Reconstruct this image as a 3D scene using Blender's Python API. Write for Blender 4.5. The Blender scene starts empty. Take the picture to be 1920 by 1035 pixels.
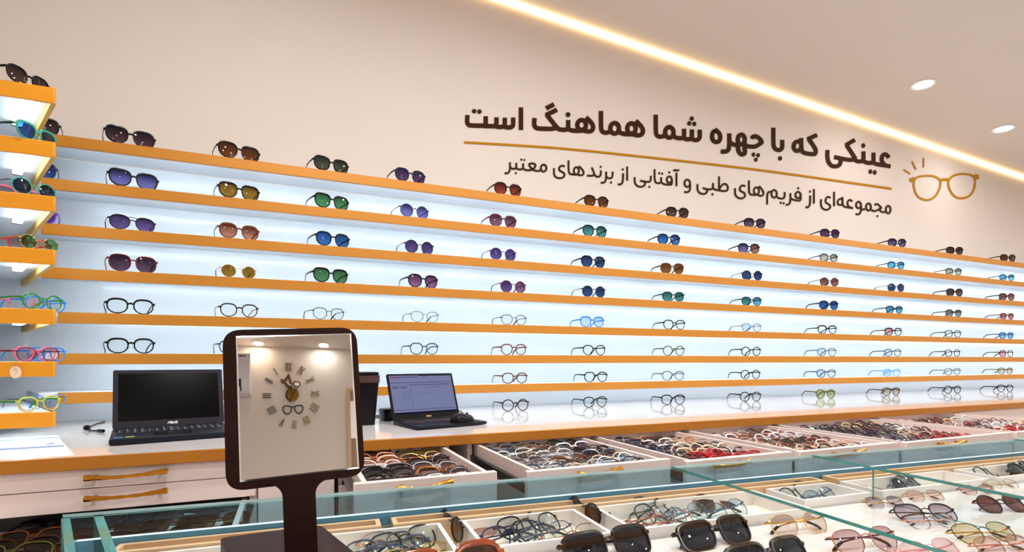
import bpy, math, random
from mathutils import Vector, Matrix
random.seed(7)
S = bpy.context.scene
COL = S.collection
# ------------------------------------------------------------------ camera
CZ = 1.18                      # eye height
FPX, CXP, HYP = 976.0, 960.0, 675.0
PSI = math.radians(22.8)
FW = Vector((math.sin(PSI), math.cos(PSI), 0)); RT = Vector((math.cos(PSI), -math.sin(PSI), 0)); UP = Vector((0, 0, 1))
cam_d = bpy.data.cameras.new('camera'); cam = bpy.data.objects.new('camera', cam_d); COL.objects.link(cam)
cam.location = (0, 0, CZ); cam.rotation_euler = (math.radians(90), 0, -PSI)
cam_d.sensor_width = 36; cam_d.lens = FPX / 1920 * 36; cam_d.shift_y = (HYP - 517.5) / 1920; cam_d.clip_start = 0.02
S.camera = cam
# ------------------------------------------------------------------ colour management, world
S.view_settings.view_transform = 'Standard'; S.view_settings.look = 'None'
S.view_settings.gamma = 1; S.view_settings.use_curve_mapping = False
S.view_settings.exposure = 0.0
S.cycles.max_bounces = 10; S.cycles.diffuse_bounces = 5; S.cycles.glossy_bounces = 5
S.cycles.transparent_max_bounces = 32; S.cycles.sample_clamp_indirect = 6
S.cycles.caustics_reflective = False; S.cycles.caustics_refractive = False
W = bpy.data.worlds.new('world'); S.world = W; W.use_nodes = True
W.node_tree.nodes['Background'].inputs[0].default_value = (1, .93, .85, 1)
W.node_tree.nodes['Background'].inputs[1].default_value = .05
# light levels of the shop's lamps and the added ones
E_DOWN, E_WASH, E_COVE, E_STRIP, E_DISC = 21.5, 1.5, 5.0, 25.0, 12.0

def ray(x, y): return FW + RT * ((x - CXP) / FPX) - UP * ((y - HYP) / FPX)
EYE = Vector((0, 0, CZ))
def onY(x, y, Y):              # the point of the plane Y=const seen at pixel x, y
    r = ray(x, y); return EYE + r * (Y / r.y)
def onZ(x, y, h):              # the point h below the eye level seen at pixel x, y
    r = ray(x, y); return EYE + r * (-h / r.z)
def ceil_z(X): return CZ + 1.914 - .0485 * X

# ------------------------------------------------------------------ materials
def new_mat(name):
    m = bpy.data.materials.new(name); m.use_nodes = True
    nt = m.node_tree; nt.nodes.clear()
    out = nt.nodes.new('ShaderNodeOutputMaterial')
    return m, nt, out
def pmat(name, col, rough=.5, metal=0, coat=0, noise=None, spec=.5, emit=None, es=0, bump=None):
    m, nt, out = new_mat(name)
    b = nt.nodes.new('ShaderNodeBsdfPrincipled'); nt.links.new(b.outputs[0], out.inputs[0])
    b.inputs['Base Color'].default_value = (*col, 1); b.inputs['Roughness'].default_value = rough
    b.inputs['Metallic'].default_value = metal; b.inputs['Coat Weight'].default_value = coat
    b.inputs['Coat Roughness'].default_value = .04; b.inputs['Specular IOR Level'].default_value = spec
    if noise:                  # (scale vector, second colour, detail)
        tc = nt.nodes.new('ShaderNodeTexCoord'); mp = nt.nodes.new('ShaderNodeMapping'); nz = nt.nodes.new('ShaderNodeTexNoise')
        mx = nt.nodes.new('ShaderNodeMix'); mx.data_type = 'RGBA'
        mp.inputs['Scale'].default_value = noise[0]; nz.inputs['Scale'].default_value = 1; nz.inputs['Detail'].default_value = noise[2]
        nt.links.new(tc.outputs['Object'], mp.inputs[0]); nt.links.new(mp.outputs[0], nz.inputs['Vector'])
        nt.links.new(nz.outputs['Fac'], mx.inputs[0]); mx.inputs[6].default_value = (*col, 1); mx.inputs[7].default_value = (*noise[1], 1)
        nt.links.new(mx.outputs[2], b.inputs['Base Color'])
        if bump:
            bp = nt.nodes.new('ShaderNodeBump'); bp.inputs['Strength'].default_value = bump; bp.inputs['Distance'].default_value = .001
            nt.links.new(nz.outputs['Fac'], bp.inputs['Height']); nt.links.new(bp.outputs[0], b.inputs['Normal'])
    if emit:
        b.inputs['Emission Color'].default_value = (*emit, 1); b.inputs['Emission Strength'].default_value = es
    return m
def emat(name, col, s):
    m, nt, out = new_mat(name); e = nt.nodes.new('ShaderNodeEmission'); nt.links.new(e.outputs[0], out.inputs[0])
    e.inputs[0].default_value = (*col, 1); e.inputs[1].default_value = s
    return m
def strip_mat(name, col, s, pitch):   # an LED strip: chips at a pitch along X
    m, nt, out = new_mat(name); e = nt.nodes.new('ShaderNodeEmission'); nt.links.new(e.outputs[0], out.inputs[0])
    e.inputs[0].default_value = (*col, 1)
    tc = nt.nodes.new('ShaderNodeTexCoord'); sx = nt.nodes.new('ShaderNodeSeparateXYZ'); nt.links.new(tc.outputs['Object'], sx.inputs[0])
    a = nt.nodes.new('ShaderNodeMath'); a.operation = 'MULTIPLY'; a.inputs[1].default_value = 1 / pitch; nt.links.new(sx.outputs[0], a.inputs[0])
    f = nt.nodes.new('ShaderNodeMath'); f.operation = 'FRACT'; nt.links.new(a.outputs[0], f.inputs[0])
    g = nt.nodes.new('ShaderNodeMath'); g.operation = 'LESS_THAN'; g.inputs[1].default_value = .5; nt.links.new(f.outputs[0], g.inputs[0])
    h = nt.nodes.new('ShaderNodeMath'); h.operation = 'MULTIPLY_ADD'; h.inputs[1].default_value = s * 1.5; h.inputs[2].default_value = s * .25
    nt.links.new(g.outputs[0], h.inputs[0]); nt.links.new(h.outputs[0], e.inputs[1])
    return m
def glass_mat(name, top, bot=None, zr=(0, .05), refl=1.3, ior=1.5, rough=0):
    """thin clear or tinted sheet: transparent with a Fresnel reflection on its front side; the tint may fade downwards like a gradient lens"""
    m, nt, out = new_mat(name)
    t = nt.nodes.new('ShaderNodeBsdfTransparent'); g = nt.nodes.new('ShaderNodeBsdfGlossy'); mx = nt.nodes.new('ShaderNodeMixShader')
    fr = nt.nodes.new('ShaderNodeFresnel'); fr.inputs[0].default_value = ior
    ge = nt.nodes.new('ShaderNodeNewGeometry')
    inv = nt.nodes.new('ShaderNodeMath'); inv.operation = 'SUBTRACT'; inv.inputs[0].default_value = refl; 
    mul0 = nt.nodes.new('ShaderNodeMath'); mul0.operation = 'MULTIPLY'; mul0.inputs[1].default_value = refl
    nt.links.new(ge.outputs['Backfacing'], mul0.inputs[0]); nt.links.new(mul0.outputs[0], inv.inputs[1])
    mul = nt.nodes.new('ShaderNodeMath'); mul.operation = 'MULTIPLY'; mul.use_clamp = True
    nt.links.new(fr.outputs[0], mul.inputs[0]); nt.links.new(inv.outputs[0], mul.inputs[1])
    nt.links.new(mul.outputs[0], mx.inputs[0]); nt.links.new(t.outputs[0], mx.inputs[1]); nt.links.new(g.outputs[0], mx.inputs[2])
    nt.links.new(mx.outputs[0], out.inputs[0]); g.inputs['Roughness'].default_value = rough
    t.inputs[0].default_value = (*top, 1)
    if bot:
        tc = nt.nodes.new('ShaderNodeTexCoord'); sx = nt.nodes.new('ShaderNodeSeparateXYZ'); mr = nt.nodes.new('ShaderNodeMapRange')
        mi = nt.nodes.new('ShaderNodeMix'); mi.data_type = 'RGBA'
        nt.links.new(tc.outputs['Object'], sx.inputs[0]); nt.links.new(sx.outputs[2], mr.inputs[0])
        mr.inputs[1].default_value = zr[0]; mr.inputs[2].default_value = zr[1]
        nt.links.new(mr.outputs[0], mi.inputs[0]); mi.inputs[6].default_value = (*bot, 1); mi.inputs[7].default_value = (*top, 1)
        nt.links.new(mi.outputs[2], t.inputs[0])
    return m
def srgb(r, g, b):
    f = lambda v: (v / 255 / 12.92) if v / 255 <= .04045 else ((v / 255 + .055) / 1.055) ** 2.4
    return (f(r), f(g), f(b))

M = {}
M['wall'] = pmat('cream_wall_paint', srgb(206, 195, 187), .75, noise=((3, 3, 3), srgb(202, 191, 182), 2))
M['ceiling'] = pmat('ceiling_paint', srgb(208, 197, 187), .8, noise=((2, 2, 2), srgb(204, 193, 183), 2))
M['floor'] = pmat('floor_tile', srgb(200, 196, 190), .3, noise=((1.5, 1.5, 1), srgb(186, 182, 176), 4))
M['panel'] = pmat('white_acrylic_panel', srgb(228, 236, 244), .2, coat=.15, spec=.35, noise=((.5, .5, 9), srgb(218, 228, 238), 1))
M['white'] = pmat('white_lacquer', srgb(240, 234, 230), .3)
M['counter'] = pmat('white_stone_counter', srgb(244, 241, 241), .09, coat=.7, noise=((6, 6, 6), srgb(240, 237, 237), 3))
M['fascia'] = pmat('golden_wood_edge', srgb(188, 126, 40), .42, metal=.25, noise=((2, 30, 140), srgb(179, 116, 33), 4))
M['fascia_lit'] = pmat('lit_golden_edge', srgb(230, 156, 34), .42, metal=.25, noise=((2, 30, 140), srgb(222, 146, 28), 4))  # same golden edge, painted lighter where the left shelves face the lamps
M['shelf_board'] = pmat('white_blue_board', srgb(228, 236, 244), .3)
M['brass_return'] = pmat('golden_edge_side', srgb(205, 160, 60), .45, metal=.25, noise=((2, 30, 140), srgb(190, 146, 52), 4))
M['counter_edge'] = pmat('dark_golden_counter_edge', srgb(180, 116, 32), .42, metal=.25, noise=((2, 30, 140), srgb(170, 106, 26), 4))
M['pink'] = pmat('pale_pink_lacquer', srgb(226, 210, 206), .32)
M['drawer_in'] = pmat('drawer_lining', srgb(226, 214, 206), .5)
M['black'] = pmat('painted_shade_black', srgb(12, 11, 12), .5)  # cabinet insides painted black for the shade in the openings
M['brass'] = pmat('antique_brass', srgb(238, 172, 66), .18, metal=1, noise=((40, 40, 40), srgb(214, 146, 48), 1))
M['steel'] = pmat('drawer_runner_steel', srgb(60, 56, 54), .35, metal=.8)
M['platform'] = pmat('white_gloss_platform', srgb(226, 218, 214), .1, coat=.6)
M['tray'] = pmat('white_tray', srgb(228, 221, 218), .35)
M['tray_base'] = pmat('cream_tray_lining', srgb(236, 220, 200), .7)
M['pine'] = pmat('pale_pine_wood', srgb(226, 190, 150), .5, noise=((4, 60, 60), srgb(206, 166, 124), 5))
M['glass'] = glass_mat('clear_glass', (.955, .98, .98), refl=.16)
M['tinted'] = glass_mat('reflection_tinted_glass', (.60, .80, .88), refl=.8)  # blue-green tint stands in for the lit panel's reflection in the back pane
M['led_case'] = emat('case_led_strip', (.82, .93, 1.0), 1.5)
M['glass_edge'] = pmat('green_glass_edge', srgb(70, 160, 150), .08, coat=.5, noise=((5, 5, 40), srgb(40, 118, 112), 3))
M['glass_rim'] = pmat('pale_glass_rim', srgb(196, 216, 222), .1, coat=.5)
M['walnut'] = pmat('dark_walnut', srgb(46, 24, 19), .42, coat=.02, spec=.1, noise=((6, 6, 60), srgb(29, 13, 11), 5))
M['mirror'] = pmat('mirror_silver', (.93, .93, .92), 0.0, metal=1)
M['bevel'] = pmat('mirror_bevel', (.85, .9, .92), .12, metal=1)
M['lap'] = pmat('navy_black_plastic', srgb(22, 24, 36), .4, spec=.12, noise=((400, 400, 400), srgb(18, 19, 28), 2))
M['lapk'] = pmat('laptop_bezel', srgb(34, 30, 40), .4, spec=.1)
M['screen_off'] = pmat('dark_screen', srgb(6, 5, 5), .2, spec=.04)
M['key'] = pmat('key_caps', srgb(20, 20, 24), .45)
M['keymark'] = pmat('key_legend', srgb(205, 205, 205), .5)
M['keymark_o'] = pmat('key_legend_red', srgb(214, 150, 130), .5)
M['blackp'] = pmat('black_plastic', srgb(11, 10, 12), .3, spec=.14)
M['rubber'] = pmat('black_cable_rubber', srgb(14, 14, 15), .5)
M['logo'] = pmat('silver_lettering', srgb(225, 222, 222), .3, metal=.3)
M['gold_letter'] = pmat('gold_lettering', srgb(220, 176, 120), .4, metal=.3)
M['sticker_b'] = pmat('blue_sticker', srgb(60, 140, 190), .4)
M['sticker_g'] = pmat('green_sticker', srgb(160, 200, 60), .4)
M['brown_text'] = pmat('dark_brown_lettering', srgb(52, 25, 9), .8, spec=.15)
M['gold_text'] = pmat('ochre_lettering', srgb(164, 110, 6), .8, spec=.15)
M['paper'] = pmat('white_paper', srgb(236, 238, 244), .6)
M['blue_ink'] = pmat('blue_ink', srgb(86, 124, 196), .6)
M['grey_ink'] = pmat('pale_grey_ink', srgb(208, 212, 222), .6)
M['led'] = strip_mat('cool_led_strip', (.74, .90, 1.0), E_STRIP, .016)
M['led_added'] = strip_mat('cool_led_strip_added', (.74, .90, 1.0), E_STRIP * .45, .016)  # dimmer strip added under the lowest long shelf to brighten the counter
M['led_bar'] = emat('cool_led_tube', (.80, .93, 1.0), 11.0)
M['cove'] = emat('warm_cove_led', (1.0, .66, .30), E_COVE)
M['disc'] = emat('downlight_diffuser', (1.0, .93, .84), E_DISC)
M['ring'] = pmat('white_downlight_ring', srgb(235, 230, 224), .4)
M['ac'] = pmat('white_appliance_plastic', srgb(214, 212, 220), .35)
M['ac_dark'] = pmat('dark_vent', srgb(28, 28, 30), .5)
M['clock_gold'] = pmat('gold_bar_numeral', srgb(150, 118, 66), .4, metal=.5)
M['clock_black'] = pmat('black_acrylic', srgb(18, 15, 13), .3)
M['clock_disc'] = pmat('bronze_disc', srgb(130, 92, 22), .3, metal=.6)
M['clock_brown'] = pmat('brown_acrylic', srgb(92, 52, 12), .3)
M['door_frame'] = pmat('tan_door_frame', srgb(190, 160, 118), .45, noise=((8, 8, 40), srgb(176, 146, 104), 4))
M['door_leaf'] = pmat('brown_door_leaf', srgb(142, 112, 88), .5)
M['tag'] = pmat('kraft_tag', srgb(224, 200, 180), .7)
M['tagstring'] = pmat('tag_string', srgb(180, 150, 120), .7)

# ------------------------------------------------------------------ mesh helpers
class MB:
    def __init__(s): s.v = []; s.f = []; s.m = []; s.sm = []
    def add(s, vs, fs, mi=0, smooth=False):
        o = len(s.v); s.v += [tuple(p) for p in vs]
        for k, f in enumerate(fs):
            s.f.append(tuple(i + o for i in f)); s.m.append(mi[k] if isinstance(mi, (list, tuple)) else mi); s.sm.append(smooth)
        return s
    def box(s, lo, hi, mi=0, R=None, c=None):
        vs = [Vector((x, y, z)) for x in (lo[0], hi[0]) for y in (lo[1], hi[1]) for z in (lo[2], hi[2])]
        if R is not None:
            c = Vector(c) if c is not None else Vector((0, 0, 0)); vs = [c + R @ p for p in vs]
        return s.add(vs, [(0, 1, 3, 2), (4, 6, 7, 5), (0, 4, 5, 1), (2, 3, 7, 6), (0, 2, 6, 4), (1, 5, 7, 3)], mi)
    def bbox(s, lo, hi, b=.003, mi=0, seg=2, R=None, c=None):      # a box with rounded long edges on every side
        import bmesh
        bm = bmesh.new(); bmesh.ops.create_cube(bm, size=1)
        for v in bm.verts: v.co = Vector([lo[i] + (v.co[i] + .5) * (hi[i] - lo[i]) for i in range(3)])
        bmesh.ops.bevel(bm, geom=bm.edges[:], offset=b, segments=seg, affect='EDGES', profile=.5)
        bm.verts.index_update(); vs = [v.co.copy() for v in bm.verts]
        if R is not None:
            c = Vector(c) if c is not None else Vector((0, 0, 0)); vs = [c + R @ p for p in vs]
        s.add(vs, [tuple(v.index for v in f.verts) for f in bm.faces], mi, True); bm.free(); return s
    def prism(s, poly, fn0, fn1, mi=0, side=None, smooth=False):   # poly of 2-D points; fn maps a 2-D point to the two caps
        n = len(poly); a = [fn0(p) for p in poly]; b = [fn1(p) for p in poly]
        s.add(a + b, [tuple(range(n))[::-1], tuple(range(n, 2 * n))], mi)
        s.add(a + b, [(i, (i + 1) % n, n + (i + 1) % n, n + i) for i in range(n)], mi if side is None else side, smooth)
        return s
    def tube(s, path, r, n=8, mi=0, closed=False, cap=True, up=None):
        P = [Vector(p) for p in path]; k = len(P); rs = r if isinstance(r, (list, tuple)) else [r] * k
        rings = []; ref = Vector(up) if up else Vector((0, 0, 1))
        for i, p in enumerate(P):
            t = (P[(i + 1) % k] - P[i - 1]) if closed else (P[min(i + 1, k - 1)] - P[max(i - 1, 0)])
            t = t.normalized() if t.length > 1e-9 else Vector((1, 0, 0))
            a = t.cross(ref); 
            if a.length < 1e-3: a = t.cross(Vector((0, 1, 0)) if abs(t.y) < .9 else Vector((1, 0, 0)))
            a.normalize(); b = a.cross(t).normalized()
            rr = rs[i]; rx, rz = rr if isinstance(rr, (list, tuple)) else (rr, rr)
            rings += [p + a * (rx * math.cos(2 * math.pi * j / n)) + b * (rz * math.sin(2 * math.pi * j / n)) for j in range(n)]
        fs = []
        for i in range(k if closed else k - 1):
            q = (i + 1) % k
            fs += [(i * n + j, i * n + (j + 1) % n, q * n + (j + 1) % n, q * n + j) for j in range(n)]
        if cap and not closed: fs += [tuple(range(n))[::-1], tuple((k - 1) * n + j for j in range(n))]
        return s.add(rings, fs, mi, True)
    def bar(s, path, wh, mi=0, up=(0, 0, 1)):       # rectangular section swept along a path; wh = (w, h) or a list of them
        P = [Vector(p) for p in path]; k = len(P); rings = []; U = Vector(up)
        for i, p in enumerate(P):
            t = (P[min(i + 1, k - 1)] - P[max(i - 1, 0)]).normalized(); a = t.cross(U)
            if a.length < 1e-4: a = Vector((1, 0, 0))
            a.normalize(); b = a.cross(t).normalized()
            w, h = wh[i] if isinstance(wh, list) else wh
            rings += [p + a * w / 2 * x + b * h / 2 * z for x, z in ((-1, -.6), (-.6, -1), (.6, -1), (1, -.6), (1, .6), (.6, 1), (-.6, 1), (-1, .6))]
        fs = []
        for i in range(k - 1): fs += [(i * 8 + j, i * 8 + (j + 1) % 8, i * 8 + 8 + (j + 1) % 8, i * 8 + 8 + j) for j in range(8)]
        fs += [tuple(range(8))[::-1], tuple((k - 1) * 8 + j for j in range(8))]
        return s.add(rings, fs, mi, True)
    def lathe(s, prof, n=32, mi=0, c=(0, 0, 0), cap=True):
        c = Vector(c); vs = []
        for r, z in prof: vs += [c + Vector((r * math.cos(2 * math.pi * j / n), r * math.sin(2 * math.pi * j / n), z)) for j in range(n)]
        fs = []
        for i in range(len(prof) - 1): fs += [(i * n + j, i * n + (j + 1) % n, i * n + n + (j + 1) % n, i * n + n + j) for j in range(n)]
        if cap: fs += [tuple(range(n))[::-1], tuple((len(prof) - 1) * n + j for j in range(n))]
        return s.add(vs, fs, mi, True)
    def off(s, d):
        d = Vector(d); s.v = [tuple(Vector(p) + d) for p in s.v]; return s
    def mesh(s, name):
        me = bpy.data.meshes.new(name); me.from_pydata(s.v, [], s.f)
        me.polygons.foreach_set('material_index', s.m); me.polygons.foreach_set('use_smooth', s.sm)
        import bmesh
        bm = bmesh.new(); bm.from_mesh(me); bmesh.ops.recalc_face_normals(bm, faces=bm.faces[:]); bm.to_mesh(me); bm.free()
        if any(s.sm):
            try: me.set_sharp_from_angle(angle=math.radians(38))
            except Exception: pass
        me.update(); return me
def mats_of(ms): return [M[x] if isinstance(x, str) else x for x in (ms if isinstance(ms, (list, tuple)) else [ms])]
def obj(name, mb, ms, parent=None, loc=None):
    me = mb.mesh(name) if isinstance(mb, MB) else mb
    o = bpy.data.objects.new(name, me); COL.objects.link(o)
    if not me.materials:
        for m in mats_of(ms): me.materials.append(m)
    if parent is not None: o.parent = parent
    if loc is not None: o.location = loc
    return o
def obj_m(name, me, ms, parent=None):             # shared mesh, this object's own materials
    ms = mats_of(ms)
    while len(me.materials) < len(ms): me.materials.append(ms[len(me.materials)])
    o = bpy.data.objects.new(name, me); COL.objects.link(o)
    for i, m in enumerate(ms):
        o.material_slots[i].link = 'OBJECT'; o.material_slots[i].material = m
    if parent is not None: o.parent = parent
    return o
def tag(o, label=None, cat=None, group=None, kind=None):
    if label: o['label'] = label
    if cat: o['category'] = cat
    if group: o['group'] = group
    if kind: o['kind'] = kind
    return o
def empty(name, loc, label, cat, group=None, rot=(0, 0, 0)):
    o = bpy.data.objects.new(name, None); COL.objects.link(o); o.location = loc; o.rotation_euler = rot; o.empty_display_size = .05
    return tag(o, label, cat, group)
def struct(name, mb, ms): return tag(obj(name, mb, ms), kind='structure')
def part_w(name, mb, ms, root):                    # geometry written in world coordinates, hung under an unrotated root
    return obj(name, mb.off(-Vector(root.location)), ms, root)
def dup(root, loc=None, label=None):
    r = root.copy(); COL.objects.link(r)
    if loc is not None: r.location = loc
    if label: r['label'] = label
    for ch in list(root.children):
        c = ch.copy(); COL.objects.link(c); c.parent = r
        for g in list(ch.children):
            d = g.copy(); COL.objects.link(d); d.parent = c
    return r
ORD = ['zeroth', 'first', 'second', 'third', 'fourth', 'fifth', 'sixth', 'seventh', 'eighth', 'ninth', 'tenth', 'eleventh', 'twelfth', 'thirteenth', 'fourteenth', 'fifteenth']
# ------------------------------------------------------------------ the room
XL, XR, YB, YF = -1.9, 7.0, 2.5, -4.28
struct('floor', MB().box((XL - .1, YF - .1, -.1), (XR + .1, YB + .1, 0)), 'floor')
struct('wall_back', MB().box((XL - .1, YB, 0), (XR + .1, YB + .1, 3.3)), 'wall')
struct('wall_front', MB().box((XL - .1, YF - .1, 0), (XR + .1, YF, 3.3)), 'wall')
struct('wall_left', MB().box((XL - .1, YF, 0), (XL, YB, 3.3)), 'wall')
struct('wall_right', MB().box((XR, YF, 0), (XR + .1, YB, 3.3)), 'wall')
mb = MB()
for x, sgn in ((XL - .1, 0), (XR + .1, 0)): pass
za, zb = ceil_z(XL - .1), ceil_z(XR + .1)
mb.add([(XL - .1, YF - .1, za), (XR + .1, YF - .1, zb), (XR + .1, YB + .1, zb), (XL - .1, YB + .1, za),
        (XL - .1, YF - .1, za + .12), (XR + .1, YF - .1, zb + .12), (XR + .1, YB + .1, zb + .12), (XL - .1, YB + .1, za + .12)],
       [(3, 2, 1, 0), (4, 5, 6, 7), (0, 1, 5, 4), (1, 2, 6, 5), (2, 3, 7, 6), (3, 0, 4, 7)])
struct('ceiling', mb, 'ceiling')
# warm LED profile in the corner between the shelf wall and the ceiling
def cove(y0, y1, d0, d1):
    m = MB(); vs = []
    for x in (XL, XR):
        for y in (y0, y1):
            for d in (d0, d1): vs.append((x, y, ceil_z(x) - d))
    return m.add(vs, [(0, 1, 3, 2), (4, 6, 7, 5), (0, 4, 5, 1), (2, 3, 7, 6), (0, 2, 6, 4), (1, 5, 7, 3)])
struct('trim_1', cove(YB - .022, YB, .0, .026), 'cove')

# ------------------------------------------------------------------ lamps
def downlight(x, y, label, energy, col=(1, .965, .935), r=.05, spot=None):
    z = ceil_z(x); rot = math.atan(.0485)
    e = empty('downlight', (x, y, z), label, 'ceiling light', 'recessed downlights in the ceiling', rot=(0, rot, 0))
    obj('ring', MB().lathe([(r * 1.04, -.001), (r * 1.30, -.001), (r * 1.30, -.004), (r * 1.22, -.007), (r * 1.04, -.005)], 40, cap=False), 'ring', e)
    obj('diffuser', MB().lathe([(0.0005, -.003), (r * 1.05, -.003)], 40, cap=False), 'disc', e)
    ld = bpy.data.lights.new('lamp', 'SPOT' if spot else 'AREA'); ld.energy = energy; ld.color = col
    if spot: ld.spot_size = math.radians(spot); ld.spot_blend = .6; ld.shadow_soft_size = .03
    else: ld.shape = 'DISK'; ld.size = r * 2
    lo = bpy.data.objects.new('lamp', ld); COL.objects.link(lo); lo.parent = e; lo.location = (0, 0, -.012)
    return e
def ceil_hit(x, y):
    r = ray(x, y); t = 1.914 / (r.z + .0485 * r.x); return r * t
a = ceil_hit(1731, 158); b = ceil_hit(1881, 241)
downlight(a.x, a.y, 'round recessed downlight, the nearer of the two lit above the wall lettering', E_DOWN * .16)
downlight(b.x, b.y, 'round recessed downlight at the far right end of the ceiling', E_DOWN * .16)
for i, (x, y) in enumerate([(-.3, 1.1), (.95, 1.1), (2.1, 1.0), (3.4, 1.0), (4.9, .9), (6.2, .9), (.3, .0), (.2, -1.6), (1.8, -1.6), (3.6, -1.6), (5.6, -1.6), (2.6, -3.4), (5.0, -3.4)]):  # unseen downlights added for general fill light
    downlight(x, y, 'recessed downlight added over the aisle for fill light, out of view', E_DOWN)

# ------------------------------------------------------------------ mirror geometry (needed for what it shows)
def mir_axes(yaw, tilt, roll):
    y, t, r = map(math.radians, (yaw, tilt, roll))
    ex = Vector((math.cos(y), math.sin(y), 0)); n = Vector((math.sin(y), -math.cos(y), 0)); ez = Vector((0, 0, 1))
    ez2 = ez * math.cos(t) - n * math.sin(t); n2 = n * math.cos(t) + ez * math.sin(t)
    return ex * math.cos(r) + ez2 * math.sin(r), n2, ez2 * math.cos(r) - ex * math.sin(r)
MC = Vector((.0056, .61, CZ - .1338)); MEX, MN, MEZ = mir_axes(-2, 10, 2.6)
MW, MH = .1398, .1722
def refl(x, y):
    d = ray(x, y); t = ((MC - EYE).dot(MN)) / d.dot(MN); P = EYE + d * t
    return P, d - MN * (2 * d.dot(MN))
def reflY(x, y, Y):
    P, d = refl(x, y); return P + d * ((Y - P.y) / d.y)
def reflX(x, y, X):
    P, d = refl(x, y); return P + d * ((X - P.x) / d.x)
for (px, py), c, lab in (((484, 643), (1, .80, .56), 'warm downlight close to the clock wall, beside the air conditioner'), ((607, 646.5), (1, .97, .90), 'white downlight close to the clock wall, beside the door')):
    P, d = refl(px, py); k = (CZ + 1.914 - P.z - .0485 * P.x) / (d.z + .0485 * d.x); q = P + d * k
    downlight(q.x, q.y, lab, E_WASH, c, .045)

# ------------------------------------------------------------------ white display panel and the golden shelves
ZC = CZ - .23
panel = MB().box((XL + .002, 2.452, ZC), (XR - .002, YB - .001, CZ + .774 - .02))
tag(obj('backboard', panel, 'panel'), 'glossy white back panel lit behind the golden shelves', 'wall panel')
SH = [.774, .622, .467, .3175, .1655, .0232, -.1125]      # shelf tops above eye level
ROWN = ['top', 'second', 'third', 'fourth', 'fifth', 'sixth', 'seventh']
YS, TS = 2.25, .0385
FR0 = Vector((-.62, 1.85)); FR1 = Vector((-.91, 2.45))     # plan of the slanted end of the corner shelves
def main_shelf(i):
    z = CZ + SH[i]
    e = empty('wall_shelf', (2, YS, z - TS), f'long golden-edged shelf on the white panel, {ROWN[i]} of the seven', 'shelf', 'long shelves on the lit panel')
    b = MB(); poly = [(-.80, YS + .012), (XR, YS + .012), (XR, 2.45), (-.90, 2.45)]
    b.prism(poly, lambda p: (p[0], p[1], z - .018), lambda p: (p[0], p[1], z))
    part_w('board', b, 'shelf_board', e)
    f = MB().bbox((-.79 if i < 4 else -.745, YS, z - TS), (XR, YS + .012, z), .0012, 0, 1)
    part_w('edge_band', f, 'fascia', e)
    part_w('led_strip', MB().box((-.72, YS + .020, z - .024), (XR, YS + .030, z - .018)), 'led' if i < 6 else 'led_added', e)  # the lowest shelf's strip is an added light
for i in range(7): main_shelf(i)
LZ = [.766, .614, .461, .3105, .1425, -.0045, -.146]
def corner_shelf(i):
    z = CZ + LZ[i]; t = .042
    e = empty('corner_shelf', (-.8, 1.85, z - t), f'thick golden corner shelf at the left edge, {ROWN[i]} of its seven', 'shelf', 'corner shelves at the left')
    b = MB(); b.prism([(XL, 1.862), (-.626, 1.862), (-.905, 2.44), (XL, 2.44)], lambda p: (p[0], p[1], z - .02), lambda p: (p[0], p[1], z))
    part_w('board', b, 'shelf_board', e)
    part_w('edge_band', MB().bbox((XL, 1.85, z - t), (-.62, 1.862, z), .0012, 0, 1), 'fascia_lit', e)
    s = MB(); w = Vector((-.011, -.005))
    s.prism([(-.62, 1.8625), (-.905, 2.449), (-.917, 2.449), (-.632, 1.8625)], lambda p: (p[0], p[1], z - t + .001), lambda p: (p[0], p[1], z))
    part_w('end_band', s, 'brass_return', e)
    if i < 7:
        d = (FR1 - FR0).normalized(); n = Vector((-d.y, d.x)) ; n = n if n.x < 0 else -n
        c0 = FR0 + d * .06 + n * .05; c1 = FR0 + d * .30 + n * .05
        l = MB(); q = n * .011
        l.prism([c0 - q, c0 + q, c1 + q, c1 - q], lambda p: (p[0], p[1], z - .034), lambda p: (p[0], p[1], z - .020))
        lt = part_w('light_tube', l, 'led_bar', e)
        k = MB(); c2 = c1 + d * .006
        k.prism([c1 - q * 1.1, c1 + q * 1.1, c2 + q * 1.1, c2 - q * 1.1], lambda p: (p[0], p[1], z - .036), lambda p: (p[0], p[1], z - .020))
        obj('end_cap', k.off(-Vector(e.location)), 'blackp', lt)
for i in range(7): corner_shelf(i)

# ------------------------------------------------------------------ counter and the cabinets under it
YC = 1.53
e = empty('counter', (2, YC, ZC - .03), 'long glossy white counter top with dark golden front edge under the shelves', 'counter')
part_w('slab', MB().box((XL, YC + .012, ZC - .03), (XR, 2.45, ZC)), 'counter', e)
part_w('edge_band', MB().bbox((XL, YC, ZC - .03), (XR, YC + .0118, ZC), .001, 0, 1), 'counter_edge', e)
def wavy_handle(cx, y, z, w, r=.0060):
    m = MB(); n = 17; path = []; rr = []
    for i in range(n):
        u = i / (n - 1) * 2 - 1
        path.append((cx + u * w / 2, y - .022 - .004 * (1 - u * u), z - .003 * math.cos(u * 1.9) + .0022 * u))
        rr.append(r * (.72 + .5 * u * u + .10 * math.sin(i * 2.1)))
    path = [(cx - w / 2 - .002, path[0][1], path[0][2])] + path + [(cx + w / 2 + .002, path[-1][1], path[-1][2])]; rr = [r * .5] + rr + [r * .5]
    m.tube(path, rr, 18)
    for s in (-1, 1): m.tube([(cx + s * w * .40, y + .0005, z - .001), (cx + s * w * .40, y - .021, z - .001)], r * .6, 8)
    return m
def H(h): return CZ - h
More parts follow.
